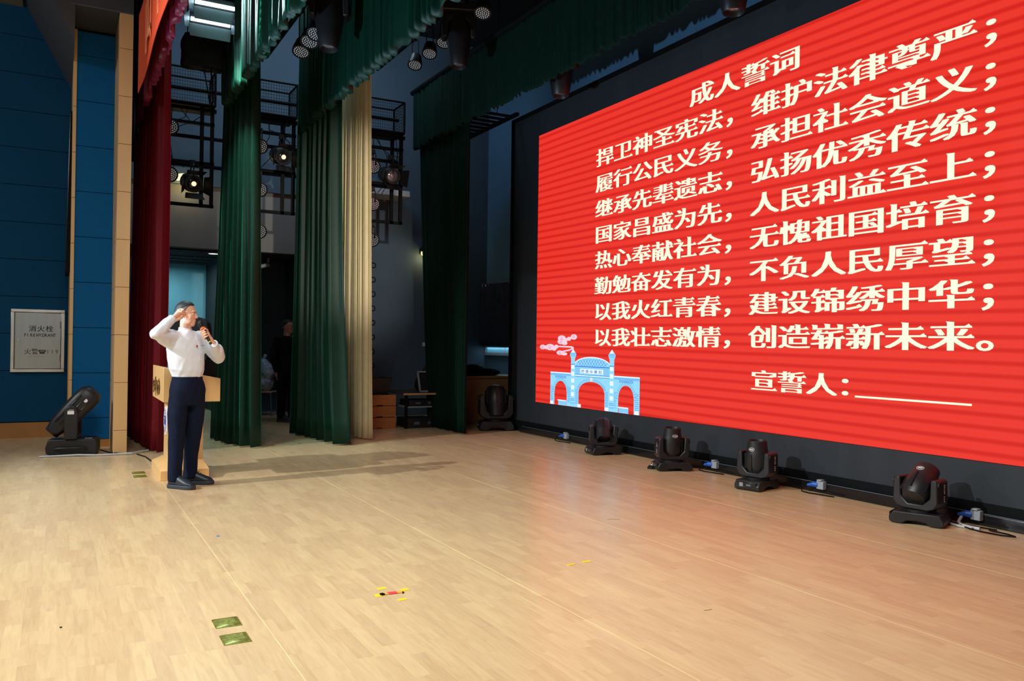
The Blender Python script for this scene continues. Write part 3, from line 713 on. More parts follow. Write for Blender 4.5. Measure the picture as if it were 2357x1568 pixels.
def profile_lamp(loc, aim, label, group, lit=True, up=.30):
    t = thing('profile_spotlight', label, 'stage light', loc, group=group)
    d = Vector(aim).normalized(); Rm = d.to_track_quat('Z', 'Y').to_matrix().to_4x4(); T = Matrix.Translation((0, 0, -up)) @ Rm
    MB().lathe([(.06, -.24), (.125, -.20), (.135, -.08), (.135, .0), (.115, .02), (.115, .10), (.125, .11), (.125, .13), (.105, .13), (.105, .10)], 20, T).build('housing', 'black_plastic', t)
    MB().lathe([(.104, .085), (.09, .10), (.05, .112), (.01, .116)], 20, T).build('lens', 'lens_dark' if lit else 'lens_glass', t)
    MB().lathe([(.035, .117), (.025, .122)], 12, T).build('filament', 'bulb_warm' if lit else 'lens_glass', t)
    for s_ in (-1, 1):
        MB().add([(s_*.13, -.11, .13), (s_*.13, .11, .13), (s_*.20, .14, .27), (s_*.20, -.14, .27)], [(0, 1, 2, 3), (3, 2, 1, 0)], T).build('barn_door', 'black_metal', t)
        MB().add([(-.11, s_*.13, .13), (.11, s_*.13, .13), (.14, s_*.20, .25), (-.14, s_*.20, .25)], [(0, 1, 2, 3), (3, 2, 1, 0)], T).build('barn_door', 'black_metal', t)
    MB().path([(-.155, 0, -up), (-.155, 0, -.08), (-.12, 0, -.045), (.12, 0, -.045), (.155, 0, -.08), (.155, 0, -up)], .010, 6).build('yoke', 'black_metal', t)
    MB().box((-.025, -.035, -.045), (.025, .035, .03)).build('clamp', 'black_metal', t)
    MB().path([(.0, .03, .0), (.10, .10, -.10), (.08, .12, -.25), (0, .05, -.32)], .007, 6).build('cable', 'black_pipe', t)
    return t

def moving_head(loc, rz, label, tilt=0.0, s=1.0, group=None, style='beam', hang=False, pan=0.0, wide=1.0):
    rot = (PI, 0, rz) if hang else (0, 0, rz)
    t = thing('moving_head_light', label, 'stage light', loc, group=group, rot=rot); t.scale = (s, s, s)
    P = Matrix.Rotation(pan, 4, 'Z')
    # base: slanted flanks with an arched underside
    pr = [(-.20, .012), (-.205, .05), (-.17, .10), (.17, .10), (.205, .05), (.20, .012), (.15, .0), (.11, .0), (.07, .028), (0, .036), (-.07, .028), (-.11, .0), (-.15, .0)]
    MB().prism([(x*wide, z) for x, z in pr], 'y', -.135, .135).build('base', 'black_plastic', t, .008)
    cp = MB().box((-.208*wide, -.105, .025), (-.195*wide, .105, .085)).build('control_panel', 'glossy_black', t, .004)
    MB().box((-.2100*wide, .035, .040), (-.2075*wide, .075, .078)).build('display_window', 'ink_grey', cp, smooth=False)
    MB().box((-.2100*wide, -.05, .050), (-.2075*wide, .0, .066)).build('button_row', 'steel_grey', cp, smooth=False)
    MB().lathe([(.12, .10), (.12, .118)], 24).build('turntable', 'black_metal', t)
    yk = MB()
    yk.prism([(-.178, .355), (-.182, .18), (-.15, .135), (-.10, .118), (.10, .118), (.15, .135), (.182, .18), (.178, .355), (.160, .372), (.125, .372), (.118, .22), (.06, .165), (-.06, .165), (-.118, .22), (-.125, .372), (-.160, .372)], 'y', -.088, .088, P)
    yo = yk.build('yoke', 'black_plastic', t, .010)
    for sx in (-1, 1):
        MB().lathe([(.03, 0), (.03, .010), (.02, .014)], 20, P @ Matrix.Translation((sx*.176, -.05, .33)) @ Matrix.Rotation(sx*PI/2, 4, 'Y')).build('yoke_cover', 'black_metal', t)
    H = P @ Matrix.Translation((0, 0, .31)) @ Matrix.Rotation(tilt, 4, 'X')
    if style == 'beam': prof = [(.03, -.165), (.085, -.145), (.112, -.09), (.115, .02), (.104, .07), (.098, .11), (.092, .17), (.086, .172), (.082, .155), (.080, .12)]
    else: prof = [(.04, -.24), (.09, -.22), (.125, -.14), (.132, .0), (.128, .10), (.108, .24), (.085, .36), (.078, .37), (.07, .35), (.065, .32)]
    MB().lathe(prof, 26, H).build('head', 'black_plastic', t, ang=30)
    lz = .12 if style == 'beam' else .325
    MB().lathe([(.079 if style == 'beam' else .064, lz), (.04, lz+.014), (.005, lz+.018)], 20, H).build('lens', 'lens_dark' if style == 'beam' else 'lens_glass', t)
    for k in range(6):
        MB().box((-.008, .105, -.11), (.008, .122, .04), H @ Matrix.Rotation(2*PI*k/6, 4, 'Z')).build('cooling_rib', 'black_metal', t, .002)
    if style == 'beam' and not hang:
        for sx in (-1, 1):   # upright lettering on both yoke arms and the oval mark
            mb = MB(); T = P @ Matrix.Translation((sx*.1835, sx*.012, .335)) @ Matrix.Rotation(sx*PI/2, 4, 'Z') @ Matrix.Rotation(PI/2, 4, 'X') @ Matrix.Rotation(-PI/2, 4, 'Z') @ Matrix.Diagonal((.026, .026, 1, 1))
            text_mesh(mb, 'BEAM 200', T, .70, False, .03); mb.build('lettering', 'ink_white', t, smooth=False)
        mb = MB(); ring = [(.030*math.cos(a), .0, .016*math.sin(a)) for a in [2*PI*k/20 for k in range(21)]]
        T = H @ Matrix.Translation((0, -.103, .09))
        mb.path([T @ Vector(p) for p in ring], .0022, 5); mb.box((-.018, -.003, -.004), (.018, 0, .004), T); mb.build('oval_mark', 'ink_white', t)
    if hang:
        MB().box((-.10, -.03, -.05), (-.06, .03, 0)).box((.06, -.03, -.05), (.10, .03, 0)).build('clamp', 'black_metal', t)
    return t
VA = PHI  # yaw that turns local -Y towards the camera's picture plane
moving_head((-8.80, 6.20, 0), math.radians(80), 'black moving head light with rounded head down, below the picture of the gateway', tilt=2.3, group='moving head lights along the video wall', pan=math.radians(-19))
moving_head((-7.36, 6.14, 0), math.radians(68), 'upright black moving head light with small oval mark, second along the video wall', tilt=.06, group='moving head lights along the video wall')
moving_head((-6.03, 6.12, 0), math.radians(105), 'upright black moving head light turned sideways with lettering down its arm', tilt=0.03, group='moving head lights along the video wall', pan=math.radians(-92))
moving_head((-4.27, 6.14, 0), math.radians(22), 'black moving head light with tilted head beside the coiled cords', tilt=-.85, group='moving head lights along the video wall', pan=math.radians(-14))
moving_head((-12.0, 6.30, 0), math.radians(70), 'large dark moving head light in shadow at the left end of the video wall', tilt=2.9, s=1.55, wide=.9)
# floor spotlight by the proscenium
t = thing('large_moving_light', 'big black moving spotlight tilted back on the floor before the blue panel', 'stage light', (-11.32, .17, 0), math.radians(82))
MB().prism([(-.26, .03), (-.27, .10), (-.24, .20), (.25, .20), (.28, .17), (.28, .03), (.25, .0), (-.20, .0)], 'y', -.19, .19).build('base', 'black_plastic', t, .012)
MB().path([(-.17, -.20, .085), (-.12, -.235, .10), (.12, -.235, .10), (.17, -.20, .085)], .014, 8).build('carry_handle', 'black_metal', t)
MB().box((.14, -.12, .20), (.22, -.09, .2025)).build('mark', 'ink_white', t, smooth=False)
for sy in (-1, 1):
    a = MB().prism([(-.07, .20), (-.075, .52), (-.05, .585), (.0, .61), (.05, .585), (.075, .52), (.07, .20)], 'y', sy*.185-.035, sy*.185+.035).build('yoke_arm', 'black_plastic', t, .012)
MB().box((-.07, -.22, .20), (.07, .22, .24)).build('yoke_bridge', 'black_plastic', t, .01)
MB().box((-.035, -.224, .50), (.035, -.220, .54)).box((-.02, -.224, .548), (.03, -.220, .553)).build('label_plate', 'ink_white', t, smooth=False)
H = Matrix.Translation((0, 0, .52)) @ Matrix.Rotation(math.radians(42), 4, 'Y')
sec = [(-.34, .10, .06), (-.31, .13, .085), (-.20, .15, .12), (.0, .155, .135), (.16, .155, .14), (.27, .145, .135), (.31, .13, .11), (.34, .10, .08)]
rg = []
for z, ry, rx in sec:
    rg.append([(rx*math.copysign(abs(math.cos(a))**.6, math.cos(a)), ry*math.copysign(abs(math.sin(a))**.6, math.sin(a)), z) for a in [2*PI*k/24 for k in range(24)]])
MB().loft(rg, T=H).build('head', 'black_plastic', t, ang=25)
for x in (-.06, .0, .06):
    rb = MB().box((x-.006, -.160, -.20), (x+.006, -.140, .22), H); rb.build('head_rib', 'glossy_black', t, .004)
MB().lathe([(.022, 0), (.022, .006)], 16, H @ Matrix.Translation((.02, -.150, .20)) @ Matrix.Rotation(PI/2, 4, 'X')).build('round_sticker', 'ink_white', t)
MB().lathe([(.085, -.345), (.085, -.30)], 20, H).build('lens', 'lens_dark', t)

# hanging movers (local +z points down when hung)
def hangmover(x, y, ztop, rz, label, tilt, s=1.0):
    return moving_head((x, y, ztop), rz, label, tilt=tilt, s=s, group='spotlights hung above the stage', style='spot', hang=True)
hangmover(-9.42, 2.70, 5.63, 1.2, 'long dark spotlight hanging in front of the middle green valance', -.12, 1.26)
hangmover(-10.40, 4.80, 6.10, 1.2, 'long dark spotlight hanging in front of the darkest green valance', -.12, 1.30)
hangmover(-9.60, 5.98, 5.72, .9, 'black spotlight hanging over the left corner of the red screen', -.06, 1.35)
hangmover(-6.30, 5.98, 5.72, .9, 'black spotlight with bright lens hanging over the top edge of the screen', -.06, 1.35)
for k, (x, y, z) in enumerate(((-10.45, 2.64, 5.60), (-10.05, 2.64, 5.60), (-9.76, 2.64, 5.60))):
    par_lamp((x, y, z), (.36, -.24, -.90), ['lowest', 'middle', 'highest'][k]+' of three small LED lamps hanging beside the bright green valance', 'small lamps on overhead pipes', up=.62 if k == 9 else .50)
for k, x in enumerate((-11.85, -11.28, -10.76, -9.54)):
    par_lamp((x, 4.74, 6.09), (.36, -.24, -.90), ['lowest', 'second lowest', 'third lowest', 'highest'][k]+' of four small LED lamps hanging before the darkest valance', 'small lamps on overhead pipes', up=.38)

# ladders of lamps in the wings
def lamp_ladder(y0, y1, label, sect):
    X0, X1 = -13.15, -12.75
    t = thing('lamp_ladder', label, 'rigging frame', (-12.8, (y0+y1)/2, 3.35), group='lamp ladders in the wings')
    oy = (y0+y1)/2; W = (y1-y0)/2
    def q(mb, name, m='black_pipe', **k): return mb.build(name, m, t, **k)
    # basket
    bk = MB(); zb, zt = 1.50, 2.00
    for z in (zb, zt):
        for y in (-W, W): bk.tube((-.45, y, z), (.05, y, z), .016, n=8)
        for x in (-.45, .05): bk.tube((x, -W, z), (x, W, z), .016, n=8)
    for x in (-.45, .05):
        for y in (-W, W): bk.tube((x, y, zb), (x, y, zt), .016, n=8)
    q(bk, 'basket_frame')
    wm = MB()
    n = 22
    for k in range(1, n):
        y = -W+2*W*k/n; wm.tube((.05, y, zb), (.05, y, zt), .0026, n=4)
    for k in range(1, 10): wm.tube((.05, -W, zb+.5*k/10), (.05, W, zb+.5*k/10), .0026, n=4)
    for k in range(1, 10):
        wm.tube((-.45+.5*k/10, W, zb), (-.45+.5*k/10, W, zt), .0026, n=4); wm.tube((-.45, W, zb+.5*k/10), (.05, W, zb+.5*k/10), .0026, n=4)
    o = q(wm, 'wire_mesh'); o['kind'] = 'stuff'
    q(MB().box((-.45, -W, zb-.03), (.05, W, zb-.015)), 'basket_floor')
    q(MB().box((-.04, -W*1.02, zb-.10), (.03, W*1.06, zb-.05)), 'crossbar')
    for y in (W*.55, W*.92):
        q(MB().box((-.03, y-.025, 0), (.02, y+.025, zb-.03)), 'post')
    for z in (0.0, .62, 1.20):
        q(MB().box((-.03, -W, z), (.02, W*1.0, z+.045)), 'crossbar')
    rr = random.Random(int(y0*100))
    cb = MB()
    for k in range(5):
        a = Vector((.03, -W+2*W*rr.random(), 1.45)); b = Vector((.03, -W+2*W*rr.random(), .3+rr.random()))
        cb.path([a, a.lerp(b, .3)+Vector((.04, .12*rr.uniform(-1, 1), -.12)), a.lerp(b, .7)+Vector((.03, .1*rr.uniform(-1, 1), -.10)), b], .006, 5)
    q(cb, 'cables')
    return t
lamp_ladder(1.20, 1.97, 'black lamp ladder with wire basket between the red and first green curtain', 0)
lamp_ladder(2.30, 3.17, 'black lamp ladder with wire basket between the two front green curtains', 1)
lamp_ladder(4.10, 4.93, 'black lamp ladder with wire basket behind the cream curtain', 2)
G = 'small round lamps on the lamp ladders'
places = [(1.36, 4.70, 'bay of the red curtain, upper', 0), (1.37, 4.05, 'bay of the red curtain, lower', 0)]
par_lamp((-12.74, 1.36, 4.70), (.9, .0, -.25), 'upper small LED lamp at the edge of the red curtain', G)
par_lamp((-12.74, 1.36, 4.02), (.9, .0, -.35), 'lower small LED lamp at the edge of the red curtain', G)
profile_lamp((-12.72, 1.66, 3.98), (.9, .1, -.25), 'spotlight with warm bulb beside the red curtain', 'spotlights on the lamp ladders')
for z, w_ in ((4.58, 'upper'), (3.93, 'middle'), (3.30, 'lowest')):
    par_lamp((-12.74, 2.62, z), (.9, .0, -.3), w_+' small LED lamp at the edge of the first green curtain', G)
profile_lamp((-12.72, 2.93, 4.52), (.9, .1, -.25), 'spotlight with warm bulb between the two front green curtains', 'spotlights on the lamp ladders')
for z, w_ in ((4.48, 'topmost'), (3.88, 'middle'), (3.30, 'lowest')):
    par_lamp((-12.74, 4.40, z), (.9, .0, -.3), w_+' small LED lamp beside the cream curtain', G)
profile_lamp((-12.72, 4.68, 4.42), (.9, .1, -.25), 'unlit spotlight behind the cream curtain', 'spotlights on the lamp ladders', lit=False)
for z in (5.10, 4.40, 3.98):
    pipe((-12.95, .95, z), (-12.95, 4.9, z), .028, {5.10: 'highest', 4.40: 'middle', 3.98: 'lowest'}[z]+' long black pipe running across the wing past the lamp ladders')
# flood lamp glowing behind
t = thing('flood_lamp', 'lit yellow lamp shade behind the lamp ladder by the red curtain', 'lamp', (-14.84, 1.80, 4.12))
MB().lathe([(.16, -.05), (.155, .0), (.10, .06), (.03, .08)], 18).build('lamp_shade', 'lamp_yellow', t)
MB().tube((-.02, 0, .07), (-.02, 0, .22), .012).build('stem', 'black_metal', t)
light('flood_glow', 'POINT', (-14.6, 1.80, 3.98), None, 5, (1, .8, .4), shadow_soft_size=.08)
# rung ladder on the wing
t = thing('rung_ladder', 'black rail with looped rungs beside the cream curtain', 'ladder', (-13.0, 4.50, 0))
MB().box((-.03, -.10, 0), (.03, -.02, 3.3)).build('rail', 'black_pipe', t)
for k in range(11):
    z = .35+k*.236; MB().path([(0, -.02, z), (0, .04, z), (0, .055, z-.02), (0, .055, z-.055), (0, .04, z-.075), (0, -.02, z-.075)], .010, 6).build('rung', 'black_pipe', t)

# soft light with barn doors
def soft_panel(loc, rz, pitch, label, bank):
    t = thing('soft_light', label, 'stage light', loc, rot=(pitch, 0, rz), group='tube soft lights at the top')
    MB().box((-.25, -.02, -.085), (.25, .12, .085)).build('housing', 'black_metal', t, .008)
    MB().tube((-.235, -.035, .0), (.235, -.035, .0), .024, n=10).build('tube', 'tube_white', t)
    MB().loft([[(-.25, -.03, -.05), (.25, -.03, -.05), (.25, -.026, -.05), (-.25, -.026, -.05)], [(-.24, -.075, -.20), (.24, -.075, -.20), (.24, -.071, -.20), (-.24, -.071, -.20)]]).build('barn_door', 'steel_grey', t)
    for s_ in (-1, 1):
        MB().loft([[(s_*.25, -.03, -.10), (s_*.25, -.03, .10), (s_*.254, -.03, .10), (s_*.254, -.03, -.10)], [(s_*.31, -.13, -.10), (s_*.33, -.15, .02), (s_*.334, -.15, .02), (s_*.314, -.13, -.10)]]).build('barn_door', 'steel_grey', t)
    MB().path([(-.27, .05, 0), (-.27, .05, .20), (.27, .05, .20), (.27, .05, 0)], .010, 6).build('yoke', 'black_metal', t)
    return t
soft_panel((-10.98, 1.62, 5.42), PI/2, .30, 'lit soft light with white tubes and steel barn doors, the lower one', 0)
soft_panel((-10.92, 1.66, 5.62), PI/2, .30, 'upper lit soft light with steel barn doors cut by the top edge', 1)
t = thing('cloth_cover', 'ragged black cloth box hanging below the soft lights', 'cover', (-11.35, 1.60, 4.93))
def dsp(p): return .02*noise.noise(p*9)
mb = MB().box((-.14, -.27, 0), (.14, .24, .40)); remesh(mb, 'cloth', 'black_pipe', t, .025, 3, dsp)
for y_ in (-.2, .17): MB().tube((0, y_, .38), (0, y_, 1.5), .006, n=6).build('strap', 'black_pipe', t)
MB().path([(.05, .08, 0.02), (.08, .10, -.2), (.02, .12, -.4), (-.1, .10, -.5)], .012, 6).build('cable', 'black_pipe', t)
MB().path([(.0, .0, 0.02), (.02, .04, -.2), (.0, .08, -.42)], .008, 6).build('cable', 'black_pipe', t)
light('soft_light_beam', 'AREA', (-10.50, 1.50, 5.62), (-8.9, 2.0, 4.9), 120, (0.60, 0.95, 1.0), shape='RECTANGLE', size=.5, size_y=.4)
light('soft_light_beam', 'SPOT', (-10.55, 1.70, 5.15), (-11.0, 2.2, 3.7), 260, (0.62, 1.0, 0.90), spot_size=math.radians(62), spot_blend=1.0, shadow_soft_size=0.10)

# ------------------------------------------------------------------ PODIUM
pod = thing('podium', 'light wooden lectern with white round emblem behind the speaker', 'lectern', (-9.27, 1.13, 0))
def pp(mb, name, m, parent=pod, **k): return mb.build(name, m, parent, **k)
bs = MB(); x0, x1, y0, y1 = -.43, .44, -.23, .23
bs.loft([[(x0, y0, 0), (x1, y0, 0), (x1, y1, 0), (x0, y1, 0)], [(x0, y0, .10), (x1, y0, .10), (x1, y1, .10), (x0, y1, .10)], [(-.27, -.13, .17), (.24, -.13, .17), (.24, .20, .17), (-.27, .20, .17)]])
pp(bs, 'base', 'wood_podium', bevel=.004)
pp(MB().box((-.25, -.13, .17), (.22, .20, .80)), 'column', 'wood_podium', bevel=.004)
pp(MB().box((-.17, .195, .22), (.14, .204, .78)), 'recessed_panel', 'wood_skirting', bevel=.002)
pp(MB().prism([(-.23, .79), (-.23, 1.13), (.30, 1.02), (.30, .79)], 'x', -.42, .60), 'top_box', 'wood_podium', bevel=.004)
em = pp(MB().lathe([(.15, 0), (.15, .012), (.14, .016)], 36, Matrix.Translation((.0, -.13, .56)) @ Matrix.Rotation(PI/2, 4, 'X')), 'emblem', 'emblem_white')
rg_ = MB(); Te = Matrix.Translation((.0, -.148, .56))
for r_ in (.125, .085): rg_.path([Te @ Vector((r_*math.cos(a), 0, r_*math.sin(a))) for a in [2*PI*k/32 for k in range(33)]], .0012, 5)
rg_.box((-.05, -.001, -.035), (-.03, .001, .04), Te).box((.03, -.001, -.035), (.05, .001, .04), Te).box((-.05, -.001, .035), (.05, .001, .05), Te).box((-.012, -.001, -.05), (.012, .001, .02), Te)
for k in range(16):
    a = 2*PI*k/16; rg_.box((-.003, -.0005, -.009), (.003, .0005, .009), Te @ Matrix.Rotation(a, 4, 'Y') @ Matrix.Translation((0, 0, .105)))
rg_.build('emblem_drawing', 'emblem_blue', em)
gd = MB(); rr = random.Random(4)
for k in range(46):   # brush-written gold characters, too slanted in view to read
    cx_ = -.27+.17*(k % 4)+rr.uniform(-.05, .05); cz_ = 1.0-.05*rr.random()-.06+rr.uniform(-.05, .05)
    T = Matrix.Translation((cx_, -.233, cz_)) @ Matrix.Rotation(rr.choice((0, PI/2, .7, -.7))+rr.uniform(-.2, .2), 4, 'Y')
    gd.box((-.045, -.002, -.007), (.045, .001, .007), T)
gd.build('gold_characters', 'gold_leaf', pod, smooth=False)
t = thing('monitor', 'black rounded monitor standing on the wooden lectern behind the speaker', 'monitor', (-9.20, 1.20, 1.09))
sc2 = []
for z, hw_ in ((.10, .27), (.13, .29), (.42, .29), (.49, .27), (.53, .22), (.55, .12)): sc2.append([(-hw_, -.03, z), (hw_, -.03, z), (hw_, .03, z), (-hw_, .03, z)])
MB().loft(sc2).build('screen_shell', 'black_pipe', t, .01)
MB().box((-.24, .030, .14), (.24, .034, .44)).build('screen', 'glossy_black', t, smooth=False)
MB().box((-.04, -.02, .02), (.04, .02, .14)).build('stand', 'black_metal', t, .004)
MB().box((-.16, -.10, -.01), (.16, .12, .02)).build('stand_foot', 'black_metal', t, .006)
for o_ in (t,): o_.rotation_euler = (0, 0, math.radians(35))
t = thing('control_box', 'black equipment box lying on the sloping lectern top', 'box', (-8.95, 1.30, 1.035), 0)
MB().prism([(-.13, .025), (-.13, .19), (.10, .16), (.10, -.02)], 'x', -.22, .22).build('casing', 'black_pipe', t, .006)
MB().box((-.18, .101, .02), (.18, .104, .12)).build('face_plate', 'glossy_black', t, smooth=False)

# ------------------------------------------------------------------ PEOPLE
def mirror_pts(): pass
def head_mesh(mb, C, fwd, s=1.0, tiltz=0.0):
    """adds skull, face and ears; C = centre of skull, fwd = unit horizontal face direction"""
    f = Vector(fwd).normalized(); r = Vector((f.y, -f.x, 0)); u = Vector((0, 0, 1)); C = Vector(C)
    R = Matrix((r, f, u)).transposed()   # local x right, y forward, z up
    def E(c, rad): mb.ell(C + R @ (Vector(c)*s), tuple(q*s for q in rad), R)
    E((0, -.012, .035), (.074, .098, .083))       # cranium
    E((0, .020, -.015), (.062, .072, .085))       # face block
    E((0, .052, -.080), (.034, .034, .030))       # chin
    E((.038, .018, -.062), (.022, .048, .030)); E((-.038, .018, -.062), (.022, .048, .030))   # jaw
    E((0, .078, .030), (.050, .016, .012))        # brow
    E((.034, .050, -.018), (.026, .026, .026)); E((-.034, .050, -.018), (.026, .026, .026))   # cheeks
    mb.capsule(C + R @ (Vector((0, .086, .018))*s), C + R @ (Vector((0, .104, -.022))*s), .007*s, .011*s, 10)  # nose
    E((0, .100, -.026), (.014, .012, .009))
    E((0, .085, -.052), (.022, .010, .006)); E((0, .084, -.062), (.019, .010, .006))
    for sx in (-1, 1):
        E((sx*.076, -.006, -.002), (.009, .018, .030)); E((sx*.074, .002, -.024), (.008, .010, .012))
    return R
def hair_cap(C, fwd, parent, s=1.0, name='hair', fade=True):
    f = Vector(fwd).normalized(); r = Vector((f.y, -f.x, 0)); R = Matrix((r, f, Vector((0, 0, 1)))).transposed(); C = Vector(C)
    def shell(nm, m, tab, k0, par, th_):
        vs = []; fs = []; n, mth = 40, 14
        for k in range(mth+1):
            for i in range(n):
                a = 2*PI*i/n; fy = math.sin(a)
                lim = np.interp(fy, [q[0] for q in tab], [q[1] for q in tab])
                th = lim*k/mth
                p = Vector((.0785*k0*math.sin(th)*math.cos(a), -.012+.1035*k0*math.sin(th)*math.sin(a), .035+.093*k0*math.cos(th)))*s
                p += p.normalized()*.0015*noise.noise(p*160)
                vs.append(tuple(C + R @ p))
        for k in range(mth):
            for i in range(n): fs.append((k*n+i, (k+1)*n+i, (k+1)*n+(i+1) % n, k*n+(i+1) % n))
        mb = MB(); mb.v = vs; mb.f = fs; mb.mi = [0]*len(fs)
        o = mb.build(nm, m, par, ang=180)
        sd = o.modifiers.new('t', 'SOLIDIFY'); sd.thickness = th_*s; sd.offset = 1
        return o
    o = shell(name, 'hair_black', [(-1, 1.75), (-.4, 1.45), (.2, 1.18), (.6, .98), (1, .93)], 1.0, parent, .0025)
    shell('faded_side_hair', 'hair_fade' if fade else 'hair_black', [(-1, 2.10), (-.5, 2.02), (0, 1.66), (.25, 1.52), (.42, 1.22), (.7, .98), (1, .90)], .985, o, .003)
    return o
def face_bits(C, R, parent, s=1.0, glasses=False):
    C = Vector(C)
    def P(c): return C + R @ (Vector(c)*s)
    for sx in (-1, 1):
        e = MB().ell(P((sx*.031, .081, .008)), (.013*s, .006*s, .0065*s), R, 12, 8).build('eye', 'emblem_white', parent)
        MB().ell(P((sx*.033, .0855, .008)), (.0055*s, .003*s, .0055*s), R, 10, 6).build('iris', 'hair_black', e)
        MB().capsule(P((sx*.014, .0895, .024)), P((sx*.048, .078, .029)), .0036*s, .0024*s, 8).build('eyebrow', 'hair_black', parent)
    MB().ell(P((0, .0905, -.0555)), (.021*s, .006*s, .0035*s), R, 14, 6).ell(P((0, .0900, -.0625)), (.017*s, .006*s, .004*s), R, 14, 6).build('lips', 'lips', parent)
    if glasses:
        g = MB()
        for sx in (-1, 1):
            g.path([P((sx*.032+.024*math.cos(a), .098, .006+.017*math.sin(a))) for a in [2*PI*k/16 for k in range(17)]], .0022*s, 5)
            g.path([P((sx*.056, .097, .010)), P((sx*.080, .05, .012)), P((sx*.080, 0, .008))], .002*s, 5)
        g.path([P((-.008, .10, .01)), P((.008, .10, .01))], .002*s, 5); g.build('glasses', 'black_metal', parent)

# --- the young man taking the oath.  local x = along the picture, local y = away, z up
man = thing('person', 'person in white shirt and navy trousers with raised fist and microphone', 'person', (-8.42, 1.09, 0), PHI+math.radians(21.4))
man.scale = (.93, 1, 1)
HC = Vector((-.022, 0, 1.642)); FW = Vector((math.cos(-.36), math.sin(-.36), 0))
body = MB(); Rh = head_mesh(body, HC, FW, 1.03)
body.capsule((-.030, .005, 1.585), (-.030, .0, 1.46), .054, .060)
body.capsule((-.02, 0, 1.36), (-.02, 0, 1.0), .085, .09); body.capsule((-.01, 0, 1.0), (.0, 0, .95), .09, .09)
RS, RE, RW = Vector((-.155, -.10, 1.425)), Vector((-.300, -.33, 1.450)), Vector((-.150, -.205, 1.600))
LS, LE, LW = Vector((.115, .08, 1.425)), Vector((.295, .02, 1.235)), Vector((.240, -.165, 1.372))
body.capsule(RS, RE, .044, .036); body.capsule(RE, RW, .036, .024, flat=1.15)
body.capsule(LS, LE, .044, .036); body.capsule(LE, LW, .036, .024, flat=1.15)
# legs inside the trousers
for hp, kn, an in ((Vector((-.095, -.04, .90)), Vector((-.100, -.05, .49)), Vector((-.085, -.05, .10))), (Vector((.085, .04, .90)), Vector((.07, .05, .49)), Vector((.035, .12, .10)))):
    body.capsule(hp, kn, .055, .044); body.capsule(kn, an, .044, .030)
# right fist, closed, beside the temple
FC = Vector((-.085, -.165, 1.655)); fd = (FC-RW).normalized()          # wrist to knuckles
pn = Vector((.62, -.70, -.35)); pn = (pn - fd*pn.dot(fd)).normalized(); ax = fd.cross(pn)  # palm normal, finger row axis
body.capsule(RW, FC-fd*.015, .026, .034, flat=.8)
body.ell(FC, (.042, .030, .040), Matrix((ax, pn, fd)).transposed())
for k in range(4):
    o0 = FC + ax*(.030-.020*k) + fd*(.030-.004*abs(k-1))
    p1 = o0 + pn*.034 + fd*.006; p2 = p1 - fd*.030 + pn*.004; p3 = p2 - pn*.022 - fd*.004
    r_ = (.0105, .0110, .0105, .0092)[k]
    body.capsule(o0, p1, r_, r_*.95, 10); body.capsule(p1, p2, r_*.95, r_*.9, 10); body.capsule(p2, p3, r_*.9, r_*.8, 10)
q0 = RW + ax*.026 + pn*.012; q1 = FC + ax*.032 + pn*.036 - fd*.022; q2 = FC + ax*.006 + pn*.050 - fd*.018
body.capsule(q0, q1, .014, .012, 10); body.capsule(q1, q2, .012, .010, 10)
# left hand round the microphone
M0, M1 = Vector((.108, -.205, 1.552)), Vector((.212, -.265, 1.365)); md = (M1-M0).normalized()
HG = M0.lerp(M1, .50)
toW = (LW-HG); side = (toW - md*toW.dot(md)).normalized(); nrm = md.cross(side)
pc = HG + side*.034
body.capsule(LW, pc+side*.005, .025, .030, flat=.8); body.ell(pc, (.022, .032, .042), Matrix((side, nrm, md)).transposed())
for k in range(4):
    c_ = HG + md*(-.036+.0225*k); r_ = (.0098, .0105, .0100, .0088)[k]
    a0 = c_ + side*.034 + nrm*-.024; a1 = c_ + side*.004 + nrm*-.034; a2 = c_ - side*.028 + nrm*-.014; a3 = c_ - side*.024 + nrm*.016
    body.capsule(a0, a1, r_, r_, 10); body.capsule(a1, a2, r_, r_*.95, 10); body.capsule(a2, a3, r_*.95, r_*.85, 10)
tb = HG - md*.030
body.capsule(pc + nrm*.014 - md*.005, tb + side*.016 + nrm*.028, .013, .012, 10); body.capsule(tb + side*.016 + nrm*.028, tb - side*.012 + nrm*.026 - md*.014, .012, .009, 10)
remesh(body, 'body', 'skin', man, .0042, 4)
face_bits(HC, Rh, man, 1.03)
hair_cap(HC, FW, man, 1.035)
# shirt
def wr(p):
    d1 = noise.noise(Vector((p.x*9+p.z*5, p.y*7, p.z*3)))
    d2 = noise.noise(Vector((p.x*24-p.z*9, p.y*15, p.z*7)))
    d3 = noise.noise(Vector((p.x*6+p.z*11, p.y*5, p.z*2-p.x*7)))
    return .008*d1 + .0045*d2 + .007*d3*abs(d3)*2
def oval(cx, cy, z, rx, ry, rot=0.0, n=26, pw=.85):
    o_ = []
    for i in range(n):
        a = 2*PI*i/n; x = rx*math.copysign(abs(math.cos(a))**pw, math.cos(a)); y = ry*math.copysign(abs(math.sin(a))**pw, math.sin(a))
        o_.append((cx+x*math.cos(rot)-y*math.sin(rot), cy+x*math.sin(rot)+y*math.cos(rot), z))
    return o_
sh = MB(); ro = .55
sh.loft([oval(-.005, 0, 1.025, .142, .112, ro), oval(-.008, 0, 1.06, .150, .120, ro), oval(-.015, 0, 1.12, .176, .138, ro), oval(-.022, 0, 1.22, .186, .140, ro), oval(-.026, 0, 1.32, .192, .136, ro),
         oval(-.026, 0, 1.40, .182, .118, ro), oval(-.027, 0, 1.455, .135, .092, ro), oval(-.028, 0, 1.490, .078, .070, ro)])
